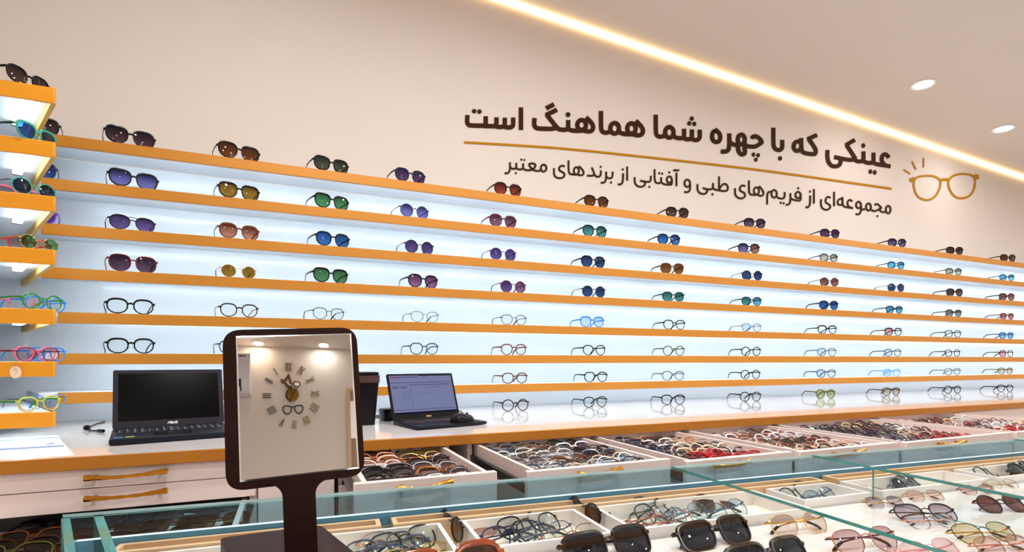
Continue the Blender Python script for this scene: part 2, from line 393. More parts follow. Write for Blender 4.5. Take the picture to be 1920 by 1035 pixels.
# left cabinet: two closed drawers, the third pulled out
e = empty('cabinet', (-.55, YC + .03, 0), 'pale pink cabinet under the left laptop with two closed drawers and one pulled out', 'cabinet', 'cabinets under the counter')
b = MB()
XW = -1.0
for x0, x1 in ((XW, XW + .018), (-.108, -.09)): b.box((x0, YC + .03, 0), (x1, 2.44, ZC - .031))
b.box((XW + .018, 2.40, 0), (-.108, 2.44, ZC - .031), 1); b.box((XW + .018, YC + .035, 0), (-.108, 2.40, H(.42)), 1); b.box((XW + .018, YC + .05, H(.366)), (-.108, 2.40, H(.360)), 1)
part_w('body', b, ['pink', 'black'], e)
for h0, h1, hz in ((.262, .3075, .278), (.3095, .362, .3265)):
    d = part_w('drawer', MB().bbox((XW + .004, YC + .014, H(h1)), (-.092, YC + .030, H(h0)), .0012, 0, 1), 'pink', e)
    obj('handle', wavy_handle(-.371, YC + .014, H(hz), .166).off(-Vector(e.location)), 'brass', d)
d = MB(); x0, x1, y0, y1 = XW + .03, -.115, 1.06, 1.60
d.box((x0, y0, H(.412)), (x1, y1, H(.406)), 1); d.box((x0, y0, H(.406)), (x0 + .012, y1, H(.372))); d.box((x1 - .012, y0, H(.406)), (x1, y1, H(.372))); d.box((x0 - .01, y0 - .016, H(.43)), (x1 + .01, y0, H(.368)))
d.box((x0, y1, H(.412)), (x1, y1 + .012, H(.372)), 2)  # rear board painted black, shade of the drawer gap
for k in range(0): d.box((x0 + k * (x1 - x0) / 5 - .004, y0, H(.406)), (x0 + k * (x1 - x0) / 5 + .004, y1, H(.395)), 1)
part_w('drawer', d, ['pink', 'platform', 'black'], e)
# a narrow closed cabinet beside it
e = empty('cabinet', (.01, YC + .03, 0), 'narrow closed pale pink cabinet behind the mirror stand', 'cabinet', 'cabinets under the counter')
part_w('body', MB().box((-.088, YC + .031, 0), (.108, 2.44, ZC - .031)), 'pink', e)
part_w('door', MB().bbox((-.086, YC + .014, .08), (.106, YC + .030, ZC - .033), .0012, 0, 1), 'pink', e)
DR = [(.119, .445, 1.150, .268), (.510, .930, 1.118, .697), (.944, 1.326, 1.070, 1.076), (1.342, 1.792, 1.058, 1.526), (1.806, 2.420, 1.045, 2.02), (2.436, 3.06, 1.040, 2.72)]
DN = ['first', 'second', 'third', 'fourth', 'fifth', 'sixth']
DRAWERS = []
for i, (x0, x1, yf, hx) in enumerate(DR):
    e = empty('cabinet', ((x0 + x1) / 2, YC + .03, 0), f'pale pink cabinet with open drawer full of eyeglasses, {DN[i]} right of the mirror', 'cabinet', 'cabinets under the counter')
    b = MB(); g = .006 if i else 0
    b.box((x0 - g, YC + .032, 0), (x0 + .010, 2.44, ZC - .031)); b.box((x1 - .010, YC + .032, 0), (x1 + g, 2.44, ZC - .031))
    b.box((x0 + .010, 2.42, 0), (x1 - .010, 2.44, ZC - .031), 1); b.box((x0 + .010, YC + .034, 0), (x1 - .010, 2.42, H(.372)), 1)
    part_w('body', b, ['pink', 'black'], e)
    part_w('door', MB().bbox((x0, YC + .014, .08), (x1, YC + .031, H(.355)), .0012, 0, 1), 'pink', e)
    zt, zf = H(.264), H(.345); ye = YC + .10; w = .011
    d = MB(); ix0, ix1 = x0 + .018, x1 - .018
    d.bbox((x0, yf, zf), (x1, yf + .018, zt), .0012, 0, 1)
    d.box((ix0, yf + .018, zf + .01), (ix0 + w, ye, zt - .001)); d.box((ix1 - w, yf + .018, zf + .01), (ix1, ye, zt - .001))
    d.box((ix0 + w, ye - w, zf + .01), (ix1 - w, ye, zt - .001)); d.box((ix0 + w, yf + .018, zf + .01), (ix1 - w, ye - w, zf + .016), 1)
    dd = part_w('drawer', d, ['pink', 'drawer_in'], e)
    obj('handle', wavy_handle(hx, yf, H(.2755), .122).off(-Vector(e.location)), 'brass', dd)
    for xa in (x0 + .004, x1 - .016):
        obj('runner', MB().box((xa, yf + .03, zf + .022), (xa + .012, YC + .3, zf + .046)).off(-Vector(e.location)), 'steel', dd)
    DRAWERS.append((ix0 + w, ix1 - w, yf + .020, ye - w, zf + .016, zt))
for xe0, xe1 in ((3.09, 4.2), (4.22, 5.4), (5.42, 6.98), (-1.89, -1.01)):
    e = empty('cabinet', ((xe0 + xe1) / 2, YC + .03, 0), 'closed pale pink cabinet under the far end of the counter' if xe0 > 0 else 'closed pale pink cabinet left of the cabinet with two closed drawers', 'cabinet', 'cabinets under the counter')
    part_w('body', MB().box((xe0, YC + .032, 0), (xe1, 2.44, ZC - .031)), 'pink', e)
    part_w('door', MB().bbox((xe0 + .004, YC + .014, .08), (xe1 - .004, YC + .031, ZC - .033), .0012, 0, 1), 'pink', e)

# ------------------------------------------------------------------ glass display case in the foreground
CA = math.radians(3.6); CO = Vector((.042, .9465)); EU = Vector((math.cos(CA), -math.sin(CA))); EV = Vector((-math.sin(CA), -math.cos(CA)))
def CP(u, v, h=None):
    if u < -.30: u += max(v, 0) * .42      # the left end is cut at an angle
    p = CO + EU * u + EV * v
    return p if h is None else Vector((p.x, p.y, CZ - h))
def cbox(m, u0, u1, v0, v1, h0, h1, mi=0, edge=None):       # h0 lower (larger h), h1 upper
    vs = [CP(u, v, h) for u in (u0, u1) for v in (v0, v1) for h in (h0, h1)]
    e_ = mi if edge is None else edge
    fs = [(0, 1, 3, 2), (4, 6, 7, 5), (0, 4, 5, 1), (2, 3, 7, 6), (0, 2, 6, 4), (1, 5, 7, 3)]
    return m.add(vs, fs, [e_, e_, e_, e_, mi, mi])
case = empty('display_case', (CP(1, .3).x, CP(1, .3).y, 0), 'long white display case with clear glass top in the foreground', 'display case')
UL, UR, VF = -.36, 2.7, .72
m = MB(); cbox(m, UL, UR, -.012, VF, CZ, .325); cbox(m, UL, .89, .205, VF, .325, .300, 1); cbox(m, .89, UR, .156, VF, .325, .300, 1); cbox(m, UL, UR, -.012, -.002, .325, .272)
part_w('body', m, ['tray', 'platform'], case)
US = [UL, .715, 1.12, 1.9, UR]
for k in range(4):
    m = MB(); cbox(m, US[k] + .0005, US[k + 1] - .0005, -.004, VF, .2348, .230, 0, 1); m.m[2] = 2
    part_w('glass_top', m, ['glass', 'glass_edge', 'glass_rim'], case)
def vpane(name, u0, u1, v0, v1, thin, h0=.299, h1=.2350):
    m = MB(); vs = [CP(u, v, h) for u in (u0, u1) for v in (v0, v1) for h in (h0, h1)]
    fs = [(0, 1, 3, 2), (4, 6, 7, 5), (0, 4, 5, 1), (2, 3, 7, 6), (0, 2, 6, 4), (1, 5, 7, 3)]
    big = (2, 3) if thin == 'v' else (0, 1)                  # the two large faces are clear, the rest show the green edge
    if thin == 'v': big = (2, 3)
    m.add(vs, fs, [0 if k in big else 1 for k in range(6)])
    return part_w(name, m, ['tinted' if name == 'back_pane' else 'glass', 'glass_edge'], case)
vpane('back_pane', UL + .012, UR, -.001, .003, 'v', .324)
m = MB(); cbox(m, UL + .02, UR - .01, .0032, .0044, .2695, .2675); part_w('led_strip', m, 'led_case', case)
vpane('end_pane', UL, UL + .011, -.001, VF, 'u', .299 + .02)
vpane('added_pane', UL + .040, UL + .052, -.001, .60, 'u', .2998)  # added pane, stands in for the end pane's own lower edge and reflection
vpane('partition', 1.117, 1.123, .145, .60, 'u', .2998)
GLASSCASE = case
tray_grp = 'white trays in the display case'
def tray(u0, u1, v0, v1, label, mat=('tray', 'tray_base'), rim=.283, name='tray', grp=tray_grp, cat='tray', bot=.3248, t=.007):
    p = CP((u0 + u1) / 2, (v0 + v1) / 2, bot)
    m = MB(); cbox(m, u0, u1, v0, v1, bot, bot - .013, 1)
    cbox(m, u0, u0 + t, v0, v1, bot - .013, rim); cbox(m, u1 - t, u1, v0, v1, bot - .013, rim)
    cbox(m, u0 + t, u1 - t, v0, v0 + t, bot - .013, rim); cbox(m, u0 + t, u1 - t, v1 - t, v1, bot - .013, rim)
    m.off(-p); o = obj(name, m, list(mat)); o.location = p
    return tag(o, label, cat, grp)
TRAYS = [(-.255, -.015), (.003, .197), (.235, .455), (.495, .885), (.92, 1.105), (1.14, 1.50), (1.54, 1.92), (1.96, 2.4)]
TL = ['white tray behind the mirror base, leftmost in the display case', 'white tray with tangled eyeglasses just right of the mirror base', 'white tray of metal eyeglasses behind the nearest black sunglasses', 'wide white tray of dark eyeglasses before the first green glass joint', 'small white tray between the two green glass joints', 'white tray of rimless eyeglasses right of the second glass joint', 'white tray near the far right end of the display case', 'last white tray at the right end of the display case']
for k_, ((u0, u1), l) in enumerate(zip(TRAYS, TL)): tray(u0, u1, .050, .196 if k_ < 4 else .150, l)
for u0, u1, l in ((-.285, .098, 'pale pine tray at the back of the display case behind the mirror'), (.118, 1.10, 'long pale pine tray along the back pane of the display case'), (1.14, 2.4, 'pale pine tray at the right end of the display case back')):
    tray(u0, u1, .0045, .047, l, ('pine', 'pine'), .279, "wooden_tray", "pine trays along the back pane", "tray", .3248, .008)
# ------------------------------------------------------------------ eyewear
def outline(sh, a, b, n=32):
    N, k, c = {'round': (2.0, 0, 0), 'panto': (2.5, .07, .02), 'way': (2.9, .10, .03), 'cat': (2.75, .09, .09), 'rect': (3.8, .04, 0), 'avi': (2.3, .10, -.02), 'geo': (2.6, .03, 0), 'sq': (2.8, .05, 0)}[sh]
    P = []
    for i in range(n):
        t = 2 * math.pi * i / n; cs, sn = math.cos(t), math.sin(t)
        N_ = N if sn > 0 else min(N, 2.0 + (.7 if sh == 'rect' else .3) * (N - 2))     # fuller above, rounder below
        x = math.copysign(abs(cs) ** (2 / N_), cs); z = math.copysign(abs(sn) ** (2 / N_), sn)
        x *= 1 + k * z
        if sh == 'avi' and z < 0: x += .10 * (-z) * (1 if x > 0 else .4)
        z += c * max(0, x) * max(0, z + .2)
        if sh == 'panto' and z > 0: z *= .97
        P.append((a * x, b * z))
    return P
def wrap(x, q=1.15): return q * x * x
EYE_CACHE = {}
TYPES = {   # shape, half width, half height, bridge gap, rim, depth, brow thickening, metal?
    'sun': ('panto', .0268, .0246, .0150, .0040, .0044, .7, 0), 'sunway': ('way', .0275, .0240, .0140, .0042, .0046, .9, 0),
    'suncat': ('cat', .0285, .0246, .0130, .0044, .0046, .8, 0), 'sunround': ('round', .0256, .0250, .0170, .0030, .0038, .3, 1),
    'sunavi': ('avi', .0268, .0225, .015, 0.0031, .0036, .6, 2), 'sunbig': ('sq', .0292, .0270, .0130, .0030, .0042, .4, 0), 'sungold': ('round', .0235, .0225, .020, 0.0016, .0022, 0, 1),
    'opt': ('panto', .0250, .0222, .017, 0.0035, .0038, .5, 0), 'optway': ('way', .0252, .0215, .017, 0.0039, .0042, .9, 0), 'optthick': ('panto', .0268, .0228, .0145, .0042, .0046, .7, 0),
    'optthin': ('panto', .0250, .0220, .018, 0.0022, .0026, .3, 1), 'optsq': ('sq', .0252, .0212, .018, 0.0023, .0028, .3, 1), 'optround': ('round', .0240, .0228, .018, 0.0037, .0036, .3, 0),
    'wire': ('panto', .0262, .0205, .018, 0.0009, .0018, .25, 1), 'geo': ('geo', .0258, .0205, .018, 0.0009, .0018, .2, 1), 'brow': ('panto', .0275, .0220, .018, 0.0014, .0026, 1.2, 1),
    'cover': ('rect', .0310, .0205, .014, 0.0030, .0060, .7, 0),
}
def glasses_meshes(key, n=None):
    if key in EYE_CACHE: return EYE_CACHE[key]
    sh, a, b, gap, tr, dp, brow, metal = TYPES[key]
    n = n or 32
    cx = gap / 2 + tr + a; zc = b + tr; F = MB(); res = {}
    P = outline(sh, a, b, n); NN = []
    for i in range(n):
        x0, z0 = P[i - 1]; x1, z1 = P[(i + 1) % n]; d = Vector((z1 - z0, -(x1 - x0))).normalized(); NN.append(d)
    for s in (-1, 1):
        vs = []; 
        for (x, z), d in zip(P, NN):
            t = tr * (1 + brow * max(0, d.y))
            for k, yy in ((0, .15), (.2, 0), (.8, 0), (1, .15), (1, .85), (.8, 1), (.2, 1), (0, .85)):
                X = s * (cx + x + d.x * t * k); Z = zc + z + d.y * t * k
                vs.append((X, wrap(X) + (yy - .3) * dp, Z))
        fs = [(i * 8 + j, i * 8 + (j + 1) % 8, ((i + 1) % n) * 8 + (j + 1) % 8, ((i + 1) % n) * 8 + j) for i in range(n) for j in range(8)]
        F.add(vs, fs, 0, True)
        # lens: a shallow dome filling the rim
        L = MB(); rings = [(1.004, 0), (.66, .0009), (.33, .0016)]; vs = []
        for q, up in rings:
            for (x, z) in P:
                X = s * (cx + x * q); vs.append((X, wrap(X) + dp * .2 - up, zc + z * q))
        vs.append((s * cx, wrap(cx) + dp * .2 - .0018, zc)); fs = []
        for r in range(2): fs += [(r * n + i, r * n + (i + 1) % n, r * n + n + (i + 1) % n, r * n + n + i) for i in range(n)]
        fs += [(2 * n + i, 2 * n + (i + 1) % n, 3 * n) for i in range(n)]
        if s > 0: fs = [f[::-1] for f in fs]
        L.add(vs, fs, 0, True)
        me = bpy.data.meshes.new('lens'); me.from_pydata(L.v, [], L.f); me.polygons.foreach_set('use_smooth', [True] * len(L.f)); me.update()
        # front side must look towards -y
        if sum(p.normal.y * p.area for p in me.polygons) > 0: me.flip_normals()
        res['lens', s] = me
        # end piece, temple
        hx = cx + a + tr * .7 + .0045; zt = zc + b * .52
        xo = cx + a * .93
        F.bar([(s * xo, wrap(xo), zt), (s * (hx - .001), wrap(hx) - .0003, zt), (s * hx, wrap(hx) + .004, zt)], (max(tr * 1.2, .0022), max(tr * 1.9, .003)))
        T = MB(); th = .0028 if metal else (.0068 if key.startswith('sun') else .0056); tw = .0016 if metal else .0026
        T.bar([(s * hx, wrap(hx) + .003, zt), (s * (hx + .001), .05, zt + .0005), (s * (hx - .001), .092, zt - .001), (s * (hx - .004), .110, zt - .010), (s * (hx - .008), .124, zt * .45), (s * (hx - .011), .133, .0030)],
              [(tw, th * 1.25), (tw, th), (tw, th), (tw, th * 1.1), (tw, th * 1.2), (tw, th)])
        res['temple', s] = T.mesh('temple')
        if metal:
            E = MB(); E.bar([(s * (hx - .0012), .094, zt - .0012), (s * (hx - .004), .110, zt - .010), (s * (hx - .008), .124, zt * .45), (s * (hx - .0115), .135, .0036)], [(.0030, .0044), (.0032, .0052), (.0034, .0058), (.0034, .0056)])
            res['tip', s] = E.mesh('temple_tip')
        FT = MB(); y0 = .013 + (.005 if s > 0 else 0)
        FT.bar([(s * hx, wrap(hx) + .003, zt), (s * (hx - .001), wrap(hx) + .010, zt), (s * (hx - .008), y0 + .003, zt), (0, y0 + .001, zt - .002), (-s * hx * .52, y0 + .002, zt - .006), (-s * hx * .78, y0 + .003, zt - .016), (-s * hx * .90, y0 + .004, zt - .028)],
               [(tw, th * 1.25), (tw, th), (tw, th), (tw, th), (tw, th * 1.1), (tw, th * 1.3), (tw, th)], up=(0, .25, 1))
        res['folded', s] = FT.mesh('temple')
        if metal:
            E2 = MB(); E2.bar([(-s * hx * .46, y0 + .002, zt - .0055), (-s * hx * .60, y0 + .0022, zt - .009), (-s * hx * .78, y0 + .003, zt - .016), (-s * hx * .91, y0 + .004, zt - .0285)], [(.0030, .0044), (.0032, .0052), (.0034, .0060), (.0034, .0056)], up=(0, .25, 1)); res['ftip', s] = E2.mesh('temple_tip')
        N_ = MB(); xn = gap / 2 * .62
        N_.tube([(s * xn, .0045, zc - b * .02), (s * (xn + .0016), .0050, zc - b * .30), (s * (xn + .0034), .0045, zc - b * .50)], [.0012, .0026, .0012], 8)
        if metal: N_.tube([(s * (gap / 2 + tr * .6), wrap(gap / 2), zc - b * .1), (s * (xn + .001), .004, zc - b * .22)], .0005, 5)
        res['pad', s] = N_.mesh('nose_pad')
    zb = zc + b * .36; g = gap / 2 + tr * .5
    bw = max(tr * 1.05, .0018)
    F.bar([(-g - .0016, wrap(g) + dp * .2, zb - .001), (-g * .5, dp * .1 - .0006, zb + .0022), (0, dp * .1 - .001, zb + .003), (g * .5, dp * .1 - .0006, zb + .0022), (g + .0016, wrap(g) + dp * .2, zb - .001)], (dp * .8, bw if metal else bw * 1.5), up=(0, 0, 1))
    if metal == 2: F.bar([(-g - .010, wrap(g), zc + b * .92), (0, 0, zc + b * .98), (g + .010, wrap(g), zc + b * .92)], (.0016, .0020))
    res['frame'] = F.mesh('frame'); res['metal'] = metal; res['hx'] = hx; res['zt'] = zt; res['cx'] = cx
    EYE_CACHE[key] = res; return res
# small one-piece pairs for the drawers: frame, lenses and folded arms in one light mesh
SMALL = {}
def small_mesh(key):
    if key in SMALL: return SMALL[key]
    sh, a, b, gap, tr, dp, brow, metal = TYPES[key]; n = 18; tr *= .6 if tr > .002 else .8; cx = gap / 2 + tr + a; zc = b + tr; m = MB(); P = outline(sh, a, b, n)
    for s in (-1, 1):
        vs = []
        for i, (x, z) in enumerate(P):
            x0, z0 = P[i - 1]; x1, z1 = P[(i + 1) % n]; d = Vector((z1 - z0, -(x1 - x0))).normalized(); t = tr * (1 + brow * max(0, d.y))
            for k, yy in ((0, 0), (1, 0), (1, 1), (0, 1)):
                X = s * (cx + x + d.x * t * k); vs.append((X, wrap(X) + (yy - .3) * dp, zc + z + d.y * t * k))
        m.add(vs, [(i * 4 + j, i * 4 + (j + 1) % 4, ((i + 1) % n) * 4 + (j + 1) % 4, ((i + 1) % n) * 4 + j) for i in range(n) for j in range(4)], 0, False)
    hx = cx + a + .004; zt = zc + b * .5
    for s in (-1, 1):
        m.bar([(s * cx * 1.72, wrap(cx * 1.7), zt), (s * hx, .002, zt), (s * hx, .007, zt), (s * hx * .2, .009 + .003 * s, zt), (-s * hx * .62, .009 + .003 * s, zt - .002), (-s * hx * .9, .009 + .003 * s, zt - .012)], (.0022, max(.0022, tr * 1.4)))
    m.bar([(-gap / 2 - tr, 0, zc + b * .35), (0, -.0005, zc + b * .46), (gap / 2 + tr, 0, zc + b * .35)], (dp * .8, max(tr, .0018)))
    L = MB()
    for s in (-1, 1):
        vs = [(s * (cx + x), wrap(cx + x) + dp * .2, zc + z) for x, z in P]
        L.add(vs, [tuple(range(n)) if s < 0 else tuple(range(n))[::-1]], 0)
    fr = m.mesh('eyeglasses'); 
    import bmesh
    bm = bmesh.new(); bm.from_mesh(fr)
    lm = bpy.data.meshes.new('x'); lm.from_pydata(L.v, [], L.f); lm.update()
    if sum(p.normal.y * p.area for p in lm.polygons) > 0: lm.flip_normals()
    k0 = len(bm.faces); bm.from_mesh(lm); bm.faces.ensure_lookup_table()
    for f in bm.faces[k0:]: f.material_index = 1
    bm.to_mesh(fr); bm.free(); bpy.data.meshes.remove(lm)
    SMALL[key] = fr; return fr
FRC = {   # frame colours
    'black': (14, 12, 14), 'darkbrown': (44, 24, 18), 'brown': (92, 50, 28), 'darkred': (96, 30, 30), 'red': (190, 30, 46), 'navy': (26, 32, 62), 'purple': (62, 40, 92), 'green': (28, 74, 58), 'brightgreen': (34, 128, 44),
    'teal': (58, 150, 128), 'grey': (92, 98, 108), 'slate': (62, 72, 88), 'blue': (44, 124, 210), 'skyblue': (96, 164, 222), 'olive': (76, 76, 34), 'yellowgreen': (176, 190, 70), 'pink': (232, 92, 128), 'rosepink': (216, 150, 158),
    'gold': (198, 148, 72), 'rosegold': (196, 130, 104), 'copper': (150, 84, 62), 'beige': (214, 182, 150), 'white': (226, 226, 230), 'crystal': (206, 200, 200), 'amber': (188, 86, 18), 'darkgreen': (24, 52, 48), 'tortoise': (70, 40, 22), 'blackdeep': (8, 7, 9), 'violet': (86, 40, 150),
}
for k, c in FRC.items():
    metal = k in ('gold', 'rosegold', 'copper')
    M['f_' + k] = pmat(k + '_frame', srgb(*c), .25 if metal else .22, metal=.85 if metal else 0, coat=0 if metal else .06, spec=.5 if metal else .15)
M['f_tortoise'] = pmat('tortoise_frame', srgb(16, 10, 9), .2, spec=.3, noise=((160, 160, 160), srgb(58, 32, 18), 3))
M['f_amber'] = pmat('amber_tortoise_frame', srgb(176, 74, 14), .15, coat=.5, noise=((160, 160, 160), srgb(84, 26, 6), 3))
def LT(top, bot): return glass_mat('lens', srgb(*top), srgb(*bot), (.004, .046), refl=1.1)
LNS = {'clear': glass_mat('clear_lens', (.93, .97, .98), refl=1.0), 'darkpurple': LT((36, 22, 40), (96, 66, 84)), 'purple': LT((44, 34, 70), (110, 84, 140)), 'violet': LT((52, 36, 84), (92, 70, 128)), 'bluepurple': LT((44, 42, 84), (120, 116, 178)), 'brown': LT((82, 44, 12), (124, 74, 24)),
       'amber': LT((112, 74, 12), (146, 104, 28)), 'orangebrown': LT((92, 34, 18), (206, 128, 98)), 'redbrown': LT((88, 26, 22), (168, 76, 62)), 'wine': LT((78, 40, 52), (126, 82, 104)), 'green': LT((40, 92, 48), (72, 132, 78)), 'greygreen': LT((46, 58, 46), (78, 92, 74)), 'teal': LT((22, 78, 76), (62, 140, 130)),
       'blue': LT((14, 56, 116), (40, 104, 164)), 'navy': LT((18, 38, 74), (36, 66, 110)), 'skyteal': LT((34, 108, 140), (92, 180, 200)), 'tan': LT((136, 116, 92), (196, 186, 168)), 'oliveT': LT((112, 118, 92), (168, 172, 150)), 'darkbrown': LT((50, 32, 32), (96, 70, 64)), 'greybrown': LT((84, 76, 72), (160, 154, 150)), 'rose': LT((130, 60, 62), (198, 130, 130)),
       'pinkpurple': LT((84, 40, 76), (154, 96, 134)), 'brightblue': LT((60, 164, 226), (130, 206, 240)), 'black': LT((24, 22, 28), (58, 52, 62)), 'palerose': LT((178, 138, 140), (238, 214, 212)), 'paleviolet': LT((160, 138, 160), (236, 228, 234)), 'paletan': LT((206, 184, 172), (240, 228, 220)), 'palepink': LT((232, 196, 196), (246, 228, 226)), 'paleblue': LT((196, 224, 242), (222, 238, 247)),
       'palegreen': LT((186, 200, 130), (222, 228, 180)), 'palegold': LT((214, 200, 160), (236, 228, 204)), 'vividgreen': LT((66, 172, 84), (110, 206, 120)), 'mirrorblue': LT((20, 60, 150), (44, 110, 200)), 'violetV': LT((72, 30, 150), (100, 60, 190)), 'brownred': LT((100, 48, 40), (150, 96, 84)), 'palered': LT((214, 130, 132), (236, 190, 190)), 'olivebrown': LT((112, 96, 66), (150, 132, 98))}
M.update({'l_' + k: v for k, v in LNS.items()})
M['pad'] = glass_mat('nose_pad_silicone', (.92, .9, .88), refl=.8)
def eyewear(name, loc, yaw, key, fr, ln, label, cat, group, tmpl=None, tip=None, scale=1, rot=None, ln2=None, pads=False, fold=False):
    ms = glasses_meshes(key)
    e = empty(name, loc, label, cat, group, rot=rot if rot is not None else (0, 0, math.radians(yaw)))
    e.scale = (scale,) * 3
    obj_m('frame', ms['frame'], 'f_' + fr, e)
    for s in (-1, 1):
        obj_m('lens', ms['lens', s], 'l_' + (ln2 if (ln2 and s > 0) else ln), e)
        t = obj_m('temple', ms['folded' if fold else 'temple', s], 'f_' + (tmpl or fr), e)
        if ms['metal'] and ('tip', s) in ms and tip: obj_m('temple_tip', ms['ftip' if fold else 'tip', s], 'f_' + tip, t)
        if pads: obj_m('nose_pad', ms['pad', s], 'pad', e)
    return e
def lerp_tab(x, tab):
    if x <= tab[0][0]: return tab[0][1]
    for (a, p), (b, q) in zip(tab, tab[1:]):
        if x <= b: return p + (q - p) * (x - a) / (b - a)
    return tab[-1][1]
YAW = [(95, 14), (245, 20), (449, 17), (622, 17), (788, 10), (953, 3), (1116, 0), (1263, -8), (1555, -12), (1789, -14)]
CN = {'darkbrown': 'dark brown', 'darkred': 'dark red', 'brightgreen': 'bright green', 'skyblue': 'sky blue', 'yellowgreen': 'yellow-green', 'rosepink': 'rose pink', 'rosegold': 'rose gold', 'darkgreen': 'dark green', 'blackdeep': 'black', 'slate': 'slate blue'}
LNN = {'darkpurple': 'dark purple', 'bluepurple': 'blue-purple', 'orangebrown': 'orange-brown', 'redbrown': 'red-brown', 'wine': 'wine red', 'greygreen': 'grey-green', 'navy': 'navy blue', 'skyteal': 'light teal', 'oliveT': 'pale olive', 'darkbrown': 'dark brown', 'greybrown': 'grey-brown', 'pinkpurple': 'pink-purple', 'brightblue': 'bright blue', 'violetV': 'vivid violet',
       'palerose': 'pale rose', 'paleviolet': 'pale violet', 'paletan': 'pale tan', 'palepink': 'pale pink', 'paleblue': 'pale blue', 'palegreen': 'pale green', 'palegold': 'pale gold', 'vividgreen': 'vivid green', 'mirrorblue': 'mirrored blue', 'brownred': 'brown-red', 'palered': 'pale red', 'olivebrown': 'olive-brown'}
# each row: (x of the front in the photo, model, frame, lens[, second lens, temple colour])
R = [
 [(58, 'suncat', 'blackdeep', 'darkpurple'), (245, 'suncat', 'black', 'darkpurple'), (449, 'suncat', 'black', 'brown'), (622, 'sunway', 'black', 'greygreen'), (770, 'sun', 'navy', 'violet'), (953, 'sun', 'darkbrown', 'redbrown', None, 'black'), (1119, 'sun', 'black', 'brown'), (1271, 'sun', 'black', 'darkbrown'), (1416, 'sun', 'black', 'purple'), (1557, 'sun', 'black', 'violet'), (1683, 'sun', 'black', 'bluepurple'), (1791, 'sun', 'black', 'darkbrown'), (1891, 'sun', 'black', 'brown')],
 [(52, 'suncat', 'navy', 'mirrorblue'), (251, 'suncat', 'black', 'bluepurple'), (449, 'sunway', 'black', 'amber'), (623, 'sunway', 'black', 'green'), (778, 'sunround', 'purple', 'bluepurple'), (944, 'sun', 'darkred', 'wine'), (1116, 'sun', 'black', 'teal'), (1255, 'sun', 'black', 'blue'), (1405, 'sun', 'black', 'purple', 'brownred'), (1555, 'opt', 'black', 'tan'), (1681, 'opt', 'navy', 'skyteal'), (1789, 'opt', 'black', 'oliveT'), (1889, 'opt', 'darkgreen', 'skyteal')],
 [(52, 'suncat', 'violet', 'violetV'), (249, 'sunavi', 'black', 'purple'), (449, 'sun', 'brown', 'orangebrown'), (625, 'sun', 'black', 'blue'), (787, 'sunround', 'black', 'violet'), (944, 'sunround', 'purple', 'violet'), (1113, 'sun', 'black', 'navy'), (1261, 'sun', 'brown', 'brown'), (1411, 'sunround', 'black', 'navy'), (1556, 'sunround', 'darkbrown', 'brownred'), (1681, 'sunround', 'black', 'navy'), (1791, 'sun', 'black', 'darkbrown'), (1889, 'sun', 'black', 'brownred')],
 [(250, 'sunbig', 'darkred', 'darkpurple'), (448, 'sungold', 'gold', 'amber'), (621, 'sunway', 'black', 'green'), (794, 'sun', 'black', 'pinkpurple', None, 'tortoise'), (963, 'sunround', 'darkred', 'violet', 'pinkpurple'), (1114, 'sunround', 'black', 'navy'), (1263, 'opt', 'black', 'teal'), (1410, 'opt', 'darkgreen', 'teal', 'skyteal'), (1555, 'sun', 'black', 'blue'), (1678, 'opt', 'black', 'skyteal'), (1789, 'opt', 'black', 'greybrown'), (1889, 'opt', 'darkred', 'rose')],
 [(245, 'optthick', 'black', 'clear'), (449, 'opt', 'darkbrown', 'clear', None, 'gold'), (617, 'optthin', 'black', 'clear'), (797, 'optthin', 'grey', 'clear'), (964, 'optsq', 'black', 'clear'), (1111, 'optway', 'blue', 'paleblue'), (1265, 'opt', 'black', 'clear'), (1410, 'optsq', 'slate', 'paleblue', 'clear'), (1552, 'optway', 'black', 'clear'), (1676, 'optway', 'black', 'palered', 'clear'), (1788, 'opt', 'black', 'clear'), (1888, 'opt', 'navy', 'brightblue')],
 [(246, 'optthick', 'black', 'clear'), (447, 'opt', 'slate', 'clear'), (796, 'opt', 'slate', 'clear'), (964, 'opt', 'darkred', 'clear'), (1115, 'opt', 'black', 'clear'), (1264, 'optround', 'olive', 'clear'), (1409, 'optround', 'black', 'clear'), (1551, 'opt', 'grey', 'paleblue', 'clear'), (1675, 'opt', 'slate', 'paleblue', 'clear'), (1787, 'optround', 'black', 'clear'), (1888, 'opt', 'darkbrown', 'palered', 'clear')],
 [(966, 'opt', 'brown', 'clear'), (1118, 'opt', 'black', 'clear'), (1263, 'opt', 'grey', 'clear'), (1408, 'optround', 'black', 'clear'), (1550, 'opt', 'slate', 'paleblue', 'clear'), (1673, 'opt', 'skyblue', 'paleblue', 'clear'), (1787, 'opt', 'grey', 'clear'), (1886, 'opt', 'olive', 'palegold')],
]
